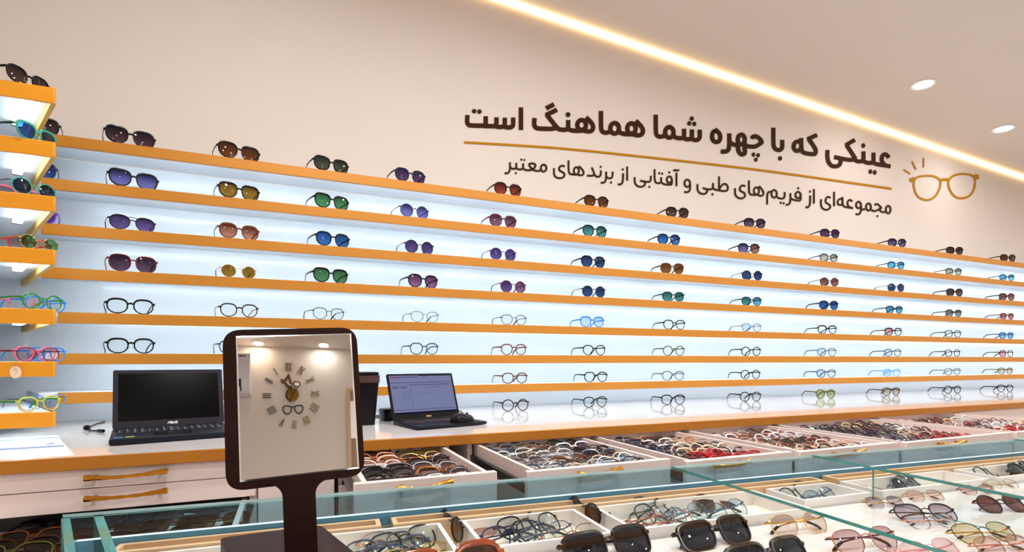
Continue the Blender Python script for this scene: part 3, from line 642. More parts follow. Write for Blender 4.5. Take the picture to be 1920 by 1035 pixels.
for ri, row in enumerate(R):
    z = CZ + SH[ri]; sun = ri < 4
    for ci, it in enumerate(row):
        x, key, fr, ln = it[:4]; ln2 = it[4] if len(it) > 4 else None; tm = it[5] if len(it) > 5 else None
        p = onY(x, 600, YS + .016); p.z = z + .0004
        hidden = ri < 3 and ci == 0
        lt = ('clear lenses' if ln == 'clear' else LNN.get(ln, ln) + ' lenses')
        if ln2: lt = LNN.get(ln, ln) + ' and ' + LNN.get(ln2, ln2) + ' lenses'
        if hidden: lab = f'{CN.get(fr, fr)} sunglasses half hidden at left end of {ROWN[ri]} long shelf'
        else: lab = f'{CN.get(fr, fr)} {"sunglasses" if sun else "eyeglasses"}, {lt}, {ORD[ci + (0 if ri < 3 else 1)]} from left on {ROWN[ri]} long shelf'
        e = eyewear('sunglasses' if sun else 'eyeglasses', p, lerp_tab(x, YAW) + random.uniform(-2, 2), key, fr, ln, lab, 'sunglasses' if sun else 'eyeglasses', f'{"sunglasses" if sun else "eyeglasses"} on the {ROWN[ri]} long shelf', tm, ln2=ln2, pads=(not sun and x < 1150), tip='black' if TYPES[key][7] else None)
# pairs standing on the counter
for ci, (x, y, key, fr, ln) in enumerate([(967, 771, 'optround', 'darkbrown', 'clear'), (1117, 764, 'opt', 'darkgreen', 'clear'), (1263, 759, 'opt', 'black', 'clear'), (1408, 753, 'optround', 'black', 'clear'), (1549, 747, 'optround', 'olive', 'palegreen'), (1672, 742, 'opt', 'darkbrown', 'palegold'), (1787, 738, 'optround', 'black', 'clear'), (1886, 735, 'opt', 'black', 'clear')]):
    p = onZ(x, y, .23); p.z = ZC + .0004
    eyewear('eyeglasses', p, lerp_tab(x, YAW) + random.uniform(-2, 2), key, fr, ln, f'{CN.get(fr, fr)} eyeglasses, {"clear" if ln == "clear" else LNN[ln]} lenses, {ORD[ci + 1]} pair from left on the white counter', 'eyeglasses', 'eyeglasses on the white counter', pads=x < 1150)
# pairs on the corner shelves: (shelf, x, distance behind the front edge, model, frame, lens, temple, yaw, label)
CS = [(0, 60, .02, 'sun', 'black', 'darkbrown', 'black', 50, 'black sunglasses with dark brown lenses on the top corner shelf'),
 (1, 76, .02, 'sunway', 'teal', 'mirrorblue', 'darkgreen', 55, 'teal sunglasses with mirrored blue lenses on the second corner shelf'),
 (2, 70, .02, 'sunround', 'teal', 'navy', 'darkgreen', 42, 'round teal sunglasses with dark lenses, front pair on the third corner shelf'),
 (2, 40, .10, 'opt', 'pink', 'palepink', 'teal', 30, 'pink and mint eyeglasses behind the teal pair on the third corner shelf'),
 (3, 80, .02, 'sungold', 'gold', 'vividgreen', 'gold', 45, 'gold rimmed sunglasses with round vivid green lenses on the fourth corner shelf'),
 (3, 62, .07, 'optround', 'red', 'palepink', 'red', 40, 'red eyeglasses lying behind the green-lensed pair on the fourth corner shelf'),
 (4, 86, .02, 'optround', 'brightgreen', 'clear', 'brightgreen', 48, 'round bright green eyeglasses, front pair on the fifth corner shelf'),
 (4, 92, .08, 'opt', 'blue', 'clear', 'blue', 45, 'blue eyeglasses behind the green pair on the fifth corner shelf'),
 (4, 60, .10, 'optthin', 'pink', 'clear', 'pink', 45, 'pink eyeglasses at the back of the fifth corner shelf'),
 (5, 78, .02, 'optthin', 'purple', 'palepink', 'black', 42, 'small purple eyeglasses with dark temples, front pair on the sixth corner shelf'),
 (5, 72, .09, 'opt', 'pink', 'clear', 'red', 44, 'pink eyeglasses in the middle of the sixth corner shelf'),
 (5, 94, .14, 'opt', 'blue', 'clear', 'blue', 48, 'blue eyeglasses at the back of the sixth corner shelf'),
 (6, 80, .02, 'opt', 'yellowgreen', 'clear', 'brightgreen', 46, 'yellow-green eyeglasses with green temples, front pair on the lowest corner shelf'),
 (6, 80, .08, 'optthin', 'pink', 'clear', 'beige', 44, 'pink and beige eyeglasses in the middle of the lowest corner shelf'),
 (6, 94, .14, 'optthin', 'blue', 'clear', 'slate', 46, 'blue eyeglasses with slate temples at the back of the lowest corner shelf')]
for si, x, back, key, fr, ln, tm, yaw, lab in CS:
    yaw += 9; p = onY(x - 4, 600, 1.85 + back + .014); p.z = CZ + LZ[si] + .0004
    eyewear('sunglasses' if 'sunglasses' in lab else 'eyeglasses', p, yaw, key, fr, ln, lab, 'sunglasses' if 'sunglasses' in lab else 'eyeglasses', "children's eyewear on the corner shelves", tm, scale=.82, pads=si > 3)

# pairs packed in the open drawers, leaning back in rows
PAL = [['black', 'black', 'black', 'darkbrown', 'crystal', 'beige', 'gold', 'copper', 'grey'], ['grey', 'darkbrown', 'crystal', 'white', 'slate', 'brown', 'beige', 'black'], ['black', 'black', 'navy', 'darkbrown', 'darkred', 'red', 'crystal'],
       ['darkbrown', 'copper', 'crystal', 'black', 'beige', 'brown', 'white'], ['black', 'black', 'navy', 'slate', 'darkred', 'red', 'beige'], ['darkred', 'brown', 'crystal', 'beige', 'red', 'black']]
SK = ['opt', 'optway', 'optsq', 'optround', 'optthin', 'wire', 'optsq']
def small_pair(loc, rot, key, fr, ln, label, group, name='eyeglasses', scale=1.0):
    o = obj_m(name, small_mesh(key), ['f_' + fr, 'l_' + ln], None); o.location = loc; o.rotation_euler = rot; o.scale = (scale,) * 3
    return tag(o, label, 'sunglasses' if name == 'sunglasses' else 'eyeglasses', group)
for di, (x0, x1, y0, y1, zf, zt) in enumerate(DRAWERS):
    w = x1 - x0; nc = max(2, round(w / .128)); pit = min(w / nc, .135); ny = 14 if di < 3 else 12
    rp = .031 if di < 3 else .036
    for r_ in range(ny):
        for c in range(nc):
            x = x0 + pit * (c + .5) + random.uniform(-.006, .006); y = y0 + .012 + rp * r_ + random.uniform(-.004, .004)
            if y > y1 - .03: continue
            u = (c + .5) / nc; pal = PAL[di]
            if di == 0: fr = random.choice(pal[:4]) if u < .5 and r_ < 6 else random.choice(pal[3:])
            elif di in (2, 4): fr = 'red' if (.45 < u < .95 and r_ < 4 and random.random() < .8) else (random.choice(['black', 'navy', 'slate']) if u < .4 else random.choice(['black', 'darkbrown', 'crystal', 'beige', 'darkred']))
            else: fr = random.choice(pal)
            ln = random.choice(['clear', 'clear', 'clear', 'clear', 'palepink' if di != 1 else 'paleblue', 'paleviolet'])
            if fr == 'red': ln = 'palered'
            cl = {0: 'leftmost', nc - 1: 'rightmost'}.get(c, ['', 'second across', 'third across', 'fourth across'][min(c, 3)])
            lab = f'{CN.get(fr, fr)} eyeglasses in {DN[di]} open drawer right of mirror, {ORD[r_ + 1]} row, {cl}'
            small_pair((x, y, zf + .026 + random.uniform(0, .006)), (math.radians(-52 + random.uniform(-7, 7)), random.uniform(-.1, .1), random.uniform(-.09, .09)), random.choice(SK), fr, ln, lab, f'eyeglasses packed in the {DN[di]} open drawer')
# sunglasses lying in columns in the pulled out drawer of the left cabinet
LCOL = [-.524, -.385, -.262, -.165]
for ci, X in enumerate(LCOL):
    for r_ in range(6 if ci == 0 else 4):
        Y = (1.52 - .05 * r_) if ci == 0 else 1.525 - .092 * r_ - .006 * ci
        fr, ln = random.choice([('black', 'black'), ('darkbrown', 'brown'), ('tortoise', 'darkbrown'), ('black', 'olivebrown'), ('black', 'greygreen')])
        if ci == 0: fr, ln = [('blackdeep', 'black'), ('blackdeep', 'black'), ('brown', 'amber'), ('darkbrown', 'brown'), ('olive', 'olivebrown'), ('blackdeep', 'darkbrown')][r_]
        small_pair((X, Y, H(.404)), (math.radians(-58), 0, 0), random.choice(['sunway', 'sun', 'sunbig']), fr, ln, f'{CN.get(fr, fr)} sunglasses in pulled-out drawer at left, {["leftmost", "second", "third", "rightmost"][ci]} column, {["rear end", "second from rear", "third from rear", "fourth from rear", "fifth from rear", "sixth from rear"][r_]}', 'sunglasses in the pulled-out drawer', 'sunglasses')
# ------------------------------------------------------------------ eyewear in the display case
# x, y = where the front rests in the photo, on the white platform (h .30)
CASE = [
 (856, 1118, 'sunway', 'amber', 'brown', 'amber', 4, 1.10, 'amber tortoise sunglasses at the photo bottom, left of the big black sunglasses'),
 (1155, 1052, 'cover', 'tortoise', 'black', 'blackdeep', 2, 1.04, 'large black tortoise sunglasses, left pair of the three big black ones'),
 (1358, 1026, 'cover', 'tortoise', 'black', 'blackdeep', 2, 1.00, 'large black tortoise sunglasses, middle pair of the three big black ones'),
 (1462, 1076, 'cover', 'tortoise', 'black', 'blackdeep', 0, 1.00, 'large black tortoise sunglasses cut by the bottom edge of the photo'),
 (1512, 1004, 'wire', 'gold', 'paletan', 'gold', -5, .94, 'gold wire eyeglasses with pale tan lenses left of the green glass joint'),
 (1640, 1038, 'wire', 'copper', 'palerose', 'darkred', -8, .96, 'copper rimmed glasses with rose lenses in front of the first glass joint'),
 (1669, 953, 'wire', 'gold', 'paleviolet', 'gold', -14, .68, 'thin gold eyeglasses behind the glass upright, left of the larger purple pair'),
 (1745, 940, 'geo', 'rosegold', 'palepink', 'gold', -16, .68, 'angular rose gold eyeglasses behind the dark browline pair'),
 (1752, 980, 'brow', 'blackdeep', 'paleviolet', 'blackdeep', -20, .87, 'large dark browline glasses with violet lenses between the glass joints'),
 (1760, 991, 'wire', 'copper', 'clear', 'rosegold', -14, .76, 'copper wire eyeglasses standing in front of the dark browline pair'),
 (1866, 1018, 'wire', 'olive', 'palegold', 'gold', -14, .90, 'olive and gold wire glasses near the right edge of the photo'),
 (1905, 1042, 'wire', 'rosegold', 'palepink', 'rosegold', -12, .82, 'rose gold eyeglasses at the lower right corner in front of the olive pair'),
 (1766, 1052, 'wire', 'rosepink', 'palepink', 'rosepink', -8, .85, 'rose pink glasses peeping up at the bottom edge of the photo'),
 (1896, 962, 'sunround', 'darkbrown', 'brownred', 'amber', -16, .76, 'brown round sunglasses on the white platform at the right edge'),
 (1843, 928, 'wire', 'copper', 'palepink', 'copper', -18, .64, 'thin copper eyeglasses just past the second green glass joint'),
 (1889, 916, 'wire', 'gold', 'clear', 'gold', -18, .62, 'faint gold wire eyeglasses behind the second glass joint, far right'),
]
for x, y, key, fr, ln, tm, yaw, sc, lab in CASE:
    p = onZ(x, y, .2998)
    sg = 'sunglasses' in lab
    eyewear('sunglasses' if sg else 'eyeglasses', p, yaw, key, fr, ln, lab, 'sunglasses' if sg else 'eyeglasses', 'eyewear on the white platform of the display case', tm, tip=('darkbrown' if key in ('wire', 'geo') else None), scale=sc, pads=True, fold=True, rot=(math.radians(-34 if key == 'cover' or key == 'sunway' else (-34 if x < 1660 else -48)), 0, math.radians(yaw)))
# pairs lying in the trays: tray, position across and along, model, frame, lens, rotation about z, lean
TW = {0: 'the leftmost tray', 1: 'tray beside mirror base', 2: 'second tray from mirror base', 3: 'the wide tray', 4: 'tray between glass joints', 5: 'tray right of second joint', 6: 'the farthest right tray'}
LYING = []
def lay(ti, fu, fv, key, fr, ln, yaw, lean, tm=None, dz=0, note=None):
    u0, u1 = TRAYS[ti]; u = u0 + (u1 - u0) * fu; v = .050 + (.146 if ti < 4 else .100) * fv; p = CP(u, v, .3112 - dz)
    LYING.append((ti, p, key, fr, ln, yaw, lean, tm))
    k = sum(1 for q in LYING if q[0] == ti)
    lab = f'{CN.get(fr, fr)} {"sunglasses" if note == "s" else "eyeglasses"} with {"clear" if ln == "clear" else LNN.get(ln, ln)} lenses, {ORD[k]} from back in {TW[ti]}'
    nm = 'sunglasses' if note == 's' else 'eyeglasses'
    eyewear(nm, p, 0, key, fr, ln, lab, nm, f'eyewear lying in the {TW[ti]}', tm, fold=True, rot=(math.radians(-44 + lean), 0, math.radians(yaw)), pads=False, tip='black' if TYPES[key][7] else None, scale=.92)
lay(0, .80, .35, 'wire', 'copper', 'clear', 8, -4); lay(0, .35, .5, 'wire', 'gold', 'clear', 14, -4)
for a in ((.42, .10, 'wire', 'gold', 'clear', 4, 0), (.62, .20, 'wire', 'copper', 'clear', 14, 0), (.70, .34, 'optthin', 'black', 'clear', 18, 0), (.50, .50, 'optthin', 'slate', 'clear', 16, 0), (.62, .66, 'optsq', 'slate', 'clear', 20, 0), (.72, .84, 'wire', 'gold', 'palegold', 10, 0)): lay(1, *a)
for a in ((.35, .10, 'wire', 'copper', 'palerose', 6, 0), (.55, .22, 'optsq', 'black', 'clear', 16, 0), (.62, .38, 'optthin', 'blackdeep', 'clear', 22, 0), (.36, .56, 'optthin', 'navy', 'clear', 10, 0), (.62, .62, 'wire', 'slate', 'clear', 12, 0), (.78, .80, 'wire', 'copper', 'clear', 8, 0)): lay(2, *a)
for a in ((.24, .08, 'optsq', 'black', 'clear', 12, 0), (.34, .26, 'optthin', 'darkgreen', 'clear', 20, 0), (.44, .16, 'wire', 'slate', 'clear', 16, 0), (.26, .50, 'wire', 'copper', 'clear', 14, 0), (.46, .48, 'wire', 'grey', 'paleblue', 12, 0), (.30, .72, 'wire', 'copper', 'clear', 8, 0)): lay(3, *a)
lay(3, .74, .16, 'sungold', 'copper', 'olivebrown', 6, 0, note='s'); lay(3, .70, .50, 'wire', 'slate', 'paleblue', 8, 0)
for a in ((.50, .10, 'optsq', 'black', 'palegold', 6, 0), (.40, .34, 'optthin', 'black', 'clear', 16, 0), (.62, .58, 'wire', 'slate', 'paleblue', 10, 0)): lay(4, *a)
for a in ((.25, .18, 'wire', 'rosepink', 'palepink', 6, 0), (.60, .30, 'optthin', 'black', 'clear', 14, 0)): lay(5, *a)
lay(5, .45, .66, 'sunround', 'grey', 'greybrown', 10, 0, note='s')
lay(6, .3, .3, 'optthin', 'black', 'clear', 10, 0); lay(6, .6, .55, 'sun', 'black', 'greybrown', 8, 0, note='s')
# two pairs of dark sunglasses standing in the narrow gaps between the trays
for (u, v), ln, lab in (((.216, .07), 'olivebrown', 'brown sunglasses wedged in the narrow gap right of the tray by the mirror'), ((.475, .07), 'brown', 'black and brown sunglasses wedged in the gap before the wide tray')):
    p = CP(u, v, .3245)
    small_pair(p + Vector((0, .02, .014)), (0, 0, math.radians(-86)), 'sunround', 'blackdeep', ln, lab, 'sunglasses wedged between trays', 'sunglasses', .80)

# ------------------------------------------------------------------ mirror on its walnut stand
base_h = .212
root = empty('table_mirror', (0, .62, CZ - .230), 'square walnut framed table mirror on stem and base, reflecting a wall clock', 'mirror')
def rpoly(c, r, n=8):          # rounded polygon
    out = []; k = len(c)
    for i in range(k):
        p = Vector(c[i]); a = (Vector(c[i - 1]) - p).normalized(); b = (Vector(c[(i + 1) % k]) - p).normalized()
        for j in range(n + 1):
            t = j / n; q0 = p + a * r; q1 = p + b * r
            out.append(tuple((1 - t) ** 2 * q0 + 2 * t * (1 - t) * p + t * t * q1))
    return out
bp = rpoly([(-.081, .707), (.032, .713), (.078, .535), (-.040, .525)], .012)
part_w('base', MB().prism(bp, lambda p: (p[0], p[1], CZ - .230), lambda p: (p[0], p[1], CZ - base_h), smooth=False), 'walnut', root)
def MP(x, z, d): return MC + MEX * x + MEZ * z + MN * d         # x, z in the mirror's plane; d towards the viewer
fo = rpoly([(-MW / 2, 0), (MW / 2, 0), (MW / 2, MH), (-MW / 2, MH)], .019)
# panel and stem share one board: the stem flares into the panel's lower edge
part_w('frame', MB().prism(fo, lambda p: MP(p[0], p[1], -.013), lambda p: MP(p[0], p[1], 0)), 'walnut', root)
gx0, gx1, gz0, gz1 = -MW / 2 + .0130, MW / 2 - .0062, .0085, MH - .0072
g = MB(); b_ = .0018
g.add([MP(x, z, .0018) for x, z in ((gx0 + b_, gz0 + b_), (gx1 - b_, gz0 + b_), (gx1 - b_, gz1 - b_), (gx0 + b_, gz1 - b_))], [(0, 1, 2, 3)], 0)
inn = [(gx0 + b_, gz0 + b_), (gx1 - b_, gz0 + b_), (gx1 - b_, gz1 - b_), (gx0 + b_, gz1 - b_)]; outr = [(gx0, gz0), (gx1, gz0), (gx1, gz1), (gx0, gz1)]
g.add([MP(x, z, .0018) for x, z in inn] + [MP(x, z, .0002) for x, z in outr], [(i, (i + 1) % 4, 4 + (i + 1) % 4, 4 + i) for i in range(4)], 1)
part_w('mirror_glass', g, ['mirror', 'bevel'], root)
st = MB(); cx0 = .0056; hw = .0166; zt = MC.z + .012; zb = CZ - base_h - .001; yb = .6145
def fill(sx):
    o = []
    for j in range(9):
        t = math.pi / 2 * j / 8; o.append((cx0 + sx * (hw + .015 * (1 - math.cos(t))), MC.z - .013 + .015 * math.sin(t)))
    return o
L_, R_ = fill(-1), fill(1)
poly = [(cx0 - hw, zb)] + [(cx0 + hw, zb)] + R_ + L_[::-1]
st.prism(poly, lambda p: (p[0] + .12 * (p[1] - MC.z) * -.3, yb - .006 + (max(0, p[1] - MC.z) * .1), p[1]), lambda p: (p[0] + .12 * (p[1] - MC.z) * -.3, yb + .007 + (max(0, p[1] - MC.z) * .1), p[1]))
part_w('stem', st, 'walnut', root)

# ------------------------------------------------------------------ laptops, mouse, bin, cables, papers
def ribbon(P, w, closed=False, it=3):
    P = [Vector(p) for p in P]
    for _ in range(it):
        Q = []
        k = len(P)
        rng = range(k) if closed else range(k - 1)
        if not closed: Q.append(P[0])
        for i in rng:
            a, b = P[i], P[(i + 1) % k]; Q += [a * .75 + b * .25, a * .25 + b * .75]
        if not closed: Q.append(P[-1])
        P = Q
    L, Rr = [], []; k = len(P)
    for i, p in enumerate(P):
        a = P[i - 1] if (closed or i) else None; b = P[(i + 1) % k] if (closed or i < k - 1) else None
        d1 = (p - a).normalized() if a is not None and (p - a).length > 1e-6 else None; d2 = (b - p).normalized() if b is not None and (b - p).length > 1e-6 else None
        d1 = d1 or d2; d2 = d2 or d1
        n1 = Vector((-d1.y, d1.x)); n2 = Vector((-d2.y, d2.x)); m = (n1 + n2); m = m.normalized() if m.length > .2 else n1
        s = min(1 / max(m.dot(n1), .5), 1.5) * w / 2
        L.append(p + m * s); Rr.append(p - m * s)
    return L, Rr
def letter(m, P, w, fa, fb, closed=False, it=3, mi=0):     # fa/fb map a 2-D point to the front and back of the raised letter
    L, Rr = ribbon(P, w, closed, it); k = len(L); vs = []
    for l, r in zip(L, Rr): vs += [fa(l), fa(r), fb(r), fb(l)]
    fs = [(i * 4 + j, i * 4 + (j + 1) % 4, ((i + 1) % k) * 4 + (j + 1) % 4, ((i + 1) % k) * 4 + j) for i in range(k if closed else k - 1) for j in range(4)]
    if not closed: fs += [(0, 1, 2, 3), ((k - 1) * 4 + 3, (k - 1) * 4 + 2, (k - 1) * 4 + 1, (k - 1) * 4)]
    m.add(vs, fs, mi)
def brand(m, fa, fb, s):      # the four letters on the laptop's lower bezel
    for P in ([(0, 0), (7, 12), (12, 12), (12, 0)], [(6, 4.5), (12, 4.5)], [(26, 12), (17, 12), (16, 10.5), (16, 7.5), (17, 6.5), (24, 6.5), (25, 5), (25, 1.5), (24, 0), (15, 0)],
              [(29, 12), (29, 1.5), (30.5, 0), (37, 0), (38.5, 1.5), (38.5, 12)], [(52, 12), (43, 12), (42, 10.5), (42, 7.5), (43, 6.5), (50, 6.5), (51, 5), (51, 1.5), (50, 0), (41, 0)]):
        letter(m, [(x * s, y * s) for x, y in P], 2.6 * s, fa, fb, False, 0)
def laptop(FL, yaw, w, d, th, ll, lean, label, bez, dark, screen, logo_mat, keym):
    a = math.radians(yaw); ex = Vector((math.cos(a), math.sin(a), 0)); ey = Vector((-math.sin(a), math.cos(a), 0))
    loc = Vector((FL[0], FL[1], ZC)) + ex * w / 2 + ey * d / 2
    e = empty('laptop', loc, label, 'laptop', rot=(0, 0, a))
    b = MB().bbox((-w / 2, -d / 2, .002), (w / 2, d / 2, th), .004)
    for sx in (-1, 1):
        for sy in (-1, 1): b.lathe([(.006, 0), (.006, .003)], 12, 0, (sx * (w / 2 - .02), sy * (d / 2 - .02), 0))
    base = obj('base', b, dark, e)
    kb = MB(); nr, nc = 6, 15; kx0, kx1, ky0, ky1 = -w * .45, w * .45, -d * .02, d * .36
    km = MB()
    for r in range(nr):
        for c in range(nc):
            x0 = kx0 + (kx1 - kx0) * c / nc; x1 = kx0 + (kx1 - kx0) * (c + .84) / nc; y0 = ky0 + (ky1 - ky0) * r / nr; y1 = ky0 + (ky1 - ky0) * (r + .8) / nr
            kb.box((x0, y0, th - .0005), (x1, y1, th + .0012)); q = (x1 - x0)
            if (r * 7 + c * 3) % 5 != 0:
                km.box((x0 + q * .2, y1 - (y1 - y0) * .5, th + .0011), (x0 + q * (.36 + .05 * (c % 4)), y1 - (y1 - y0) * .28, th + .00135))
    obj('keyboard', kb, 'key', base); obj('key_legends', km, keym, base)
    obj('touchpad', MB().bbox((-w * .16, -d * .44, th - .0004), (w * .14, -d * .08, th + .0004), .0003, 0, 1), 'blackp', base)
    # lid
    le = math.radians(lean)
    def LP(x, t, k): return Vector((x, d / 2 - .004 + t * math.sin(le) + k * math.cos(le) * -1, th + .001 + t * math.cos(le) - k * math.sin(le) * -1))
    def lidbox(m, x0, x1, t0, t1, k0, k1, mi=0):
        vs = [LP(x, t, k) for x in (x0, x1) for t in (t0, t1) for k in (k0, k1)]
        return m.add(vs, [(0, 1, 3, 2), (4, 6, 7, 5), (0, 4, 5, 1), (2, 3, 7, 6), (0, 2, 6, 4), (1, 5, 7, 3)], mi)
    rp = rpoly([(-w / 2, 0), (w / 2, 0), (w / 2, ll), (-w / 2, ll)], .006)
    lid = obj('lid', MB().prism(rp, lambda p: LP(p[0], p[1], -.006), lambda p: LP(p[0], p[1], 0)), bez[0], e)
    sx, t0, t1 = w / 2 - bez[1], bez[2], ll - bez[3]
    m = MB(); lidbox(m, -sx, sx, t0, t1, -.002, .0004); scr = obj('screen', m, screen, lid)
    m = MB(); s = .00052 if bez[2] > .02 else .0004; fx = lambda k: (lambda p: LP(p[0] - 26 * s + .004, p[1] + bez[2] * .42 - 4 * s, k))
    brand(m, fx(.0009), fx(-.001), s); obj('lettering', m, logo_mat, lid)
    hg = MB(); hg.tube([(-w * .42, d / 2 - .005, th), (w * .42, d / 2 - .005, th)], .005, 10); obj('hinge', hg, dark, e)
    cm = MB(); c0 = LP(0, ll - bez[3] * .5, .0006); cm.lathe([(.0022, 0), (.0022, .0008)], 14, 0, (0, 0, 0)); 
    Rm = Matrix.Rotation(math.radians(90) - le, 3, 'X'); cm.v = [tuple(c0 + Rm @ Vector(v)) for v in cm.v]; obj('webcam', cm, 'blackp', lid)
    return e, base, lid, LP, lidbox, sx, t0, t1, th, w, d
L1 = laptop((-.452, 1.690), 13, .302, .262, .018, .190, 20, 'open dark navy laptop with black blank screen at the left', ('lapk', .0135, .021, .012), 'lap', 'screen_off', 'logo', 'keymark')
base, th, w, d = L1[1], L1[8], L1[9], L1[10]
obj('sticker', MB().box((-w * .47, -d * .40, th), (-w * .40, -d * .34, th + .0004)), 'sticker_b', base)
obj('sticker', MB().box((-w * .385, -d * .40, th), (-w * .315, -d * .34, th + .0004)), 'sticker_g', base)
M['lcd'] = emat('lavender_screen', srgb(148, 154, 200), .62); M['lcd2'] = emat('screen_bar', srgb(118, 122, 168), .62); M['lcd3'] = emat('screen_line', srgb(100, 96, 140), .62); M['lcd4'] = emat('screen_red', srgb(190, 80, 90), .62); M['lcd5'] = emat('screen_dark', srgb(34, 34, 52), .62)
L2 = laptop((.372, 1.678), 13.5, .272, .195, .013, .176, 21, 'open black laptop with lavender lit spreadsheet on screen right of the mirror', ('blackp', .008, .020, .007), 'lap', 'lcd', 'gold_letter', 'keymark_o')
lb, sx, t0, t1, lid = L2[4], L2[5], L2[6], L2[7], L2[2]; hgt = t1 - t0
def ui(mat, rects):
    m = MB()
    for x0, x1, y0, y1 in rects: lb(m, -sx + 2 * sx * x0, -sx + 2 * sx * x1, t0 + hgt * y0, t0 + hgt * y1, .0004, .0008)
    obj('screen_graphics', m, mat, [c for c in lid.children if c.name.startswith('screen')][0] if False else lid)
ui('lcd2', [(0, 1, .80, .825), (.02, 1, .735, .745), (0, 1, .10, .125), (.30, .305, .16, .72), (.02, .12, .66, .715), (.15, .25, .66, .715)])
ui('lcd3', [(.02, .45, .945, .965), (.30, .96, .75, .762), (.55, .80, .68, .690), (.17, .28, .40, .408), (.17, .28, .46, .468), (.17, .28, .52, .528), (.17, .28, .58, .588), (.40, .60, .52, .526)])
ui('lcd4', [(.01, .16, .935, .962), (.53, .57, .955, .98)])
ui('lcd5', [(0, 1, 0, .055), (.46, 1, .985, 1)])
# mouse on the laptop's palm rest
q = Vector((.548, 1.755)); mm = MB(); prof = []
for i in range(9):
    t = i / 8; 
n1, n2 = 20, 7; vs = []
for i in range(n2 + 1):
    ph = math.pi / 2 * i / n2
    for j in range(n1):
        th_ = 2 * math.pi * j / n1; ct, st_ = math.cos(th_), math.sin(th_)
        vs.append((.030 * math.copysign(abs(ct) ** .8, ct) * math.cos(ph) ** .6, .048 * math.copysign(abs(st_) ** .8, st_) * math.cos(ph) ** .6, .001 + .028 * math.sin(ph) * (1 - .12 * st_)))
fs = [(i * n1 + j, i * n1 + (j + 1) % n1, i * n1 + n1 + (j + 1) % n1, i * n1 + n1 + j) for i in range(n2) for j in range(n1)] + [tuple(range(n1))[::-1]]
e = empty('computer_mouse', (q.x, q.y, ZC + .0132), 'black computer mouse lying on the right palm rest of the lit laptop', 'mouse', rot=(0, 0, math.radians(-62)))
obj('shell', mm.add(vs, fs, 0, True), 'blackp', e); obj('wheel', MB().tube([(-.003, .024, .0255), (.003, .024, .0255)], .005, 12), 'rubber', e)
# tall black bin behind the mirror
e = empty('waste_bin', (.226, 1.93, ZC), 'tall black desktop bin with brown liner behind the mirror', 'bin')
def ring4(r, z, rad=.012): return [(p[0], p[1], z) for p in rpoly([(-r, -r), (r, -r), (r, r), (-r, r)], rad, 4)]
m = MB(); A = [ring4(.042, 0), ring4(.056, .172), ring4(.053, .172), ring4(.040, .004)]; n = len(A[0])
for i in range(3): m.add(A[i] + A[i + 1], [(j, (j + 1) % n, n + (j + 1) % n, n + j) for j in range(n)], 0, True)
m.add(A[3], [tuple(range(n))]); m.add(A[0], [tuple(range(n))[::-1]]); obj('body', m, 'blackp', e)
m = MB(); A = [ring4(.0565, .150), ring4(.0572, .158), ring4(.0568, .166), ring4(.0575, .176)]
for i in range(3): m.add(A[i] + A[i + 1], [(j, (j + 1) % n, n + (j + 1) % n, n + j) for j in range(n)], 0, True)
M['liner'] = pmat('brown_plastic_liner', srgb(66, 44, 44), .25); obj('liner', m, 'liner', e)
obj('lid', MB().bbox((-.054, -.054, .177), (.054, .054, .187), .004), 'blackp', e)
e = empty('power_adapter', (.352, 2.02, ZC), 'small black adapter box beside the lit laptop, behind its screen', 'adapter', rot=(0, 0, .2))
obj('case', MB().bbox((-.045, -.03, 0), (.045, .03, .045), .005), 'blackp', e); obj('front_label', MB().box((-.03, -.0306, .012), (.02, -.0300, .034)), 'steel', e)
def cable(pts, r, label, base_h=.23, mat='rubber', lift=0):
    P = []
    for k, (x, y) in enumerate(pts):
        p = onZ(x, y, base_h); p.z = ZC + r + lift * (k % 2); P.append(p)
    Q = [Vector(p) for p in P]
    for _ in range(2):
        N = [Q[0]]
        for a_, b_2 in zip(Q, Q[1:]): N += [a_ * .75 + b_2 * .25, a_ * .25 + b_2 * .75]
        Q = N + [Q[-1]]
    return tag(obj('cable', MB().tube(Q, r, 8), mat), label, 'cable')
cable([(694, 777), (706, 781), (718, 780), (728, 783), (737, 782)], .0028, 'black cable from the adapter to the lit laptop, upper of two')
cable([(694, 785), (706, 784), (720, 782), (734, 784)], .0028, 'black cable lying on the counter left of the lit laptop, lower of two')
cable([(858, 770), (866, 772), (870, 777), (869, 781)], .0018, 'thin black mouse cord right of the lit laptop')
e = empty('charger_cable', onZ(165, 806, .23), 'black charger lead with round plug left of the navy laptop', 'cable'); e.location.z = ZC; Lc = Vector(e.location)
P = [onZ(x, y, .23) + Vector((0, 0, .003)) for x, y in ((196, 792), (182, 796), (170, 801), (163, 806), (170, 809), (180, 809.5), (188, 810))]
obj('cord', MB().tube(P, .0026, 8).off(-Lc), 'rubber', e)
k = onZ(163, 806.5, .23); obj('plug', MB().lathe([(.003, .001), (.009, .002), (.010, .009), (.007, .015), (.002, .017)], 16, 0, k).off(-Lc), 'blackp', e)
P = [onZ(x, y, .23) + Vector((0, 0, .005)) for x, y in ((184, 810), (194, 811))]; obj('connector', MB().tube(P, .005, 8).off(-Lc), 'blackp', e)
def sheet(name, quad, z, th, mat, label, cat):
    c = [onZ(x, y, .23) for x, y in quad]; m = MB(); m.prism([(p.x, p.y) for p in c], lambda p: (p[0], p[1], z), lambda p: (p[0], p[1], z + th))
    e = empty(name, (c[0].x, c[0].y, z), label, cat); part_w('page', m, mat, e); return e
sheet('paper_sheet', [(-40, 824), (106, 817), (139, 853), (-40, 863)], ZC + .0001, .0008, 'paper', 'plain white paper sheet under the envelope on the counter', 'paper')
e = sheet('envelope', [(-40, 827), (110, 819), (121, 839), (-40, 850)], ZC + .001, .0015, 'paper', 'white envelope with blue stripes on the counter at the left', 'envelope')
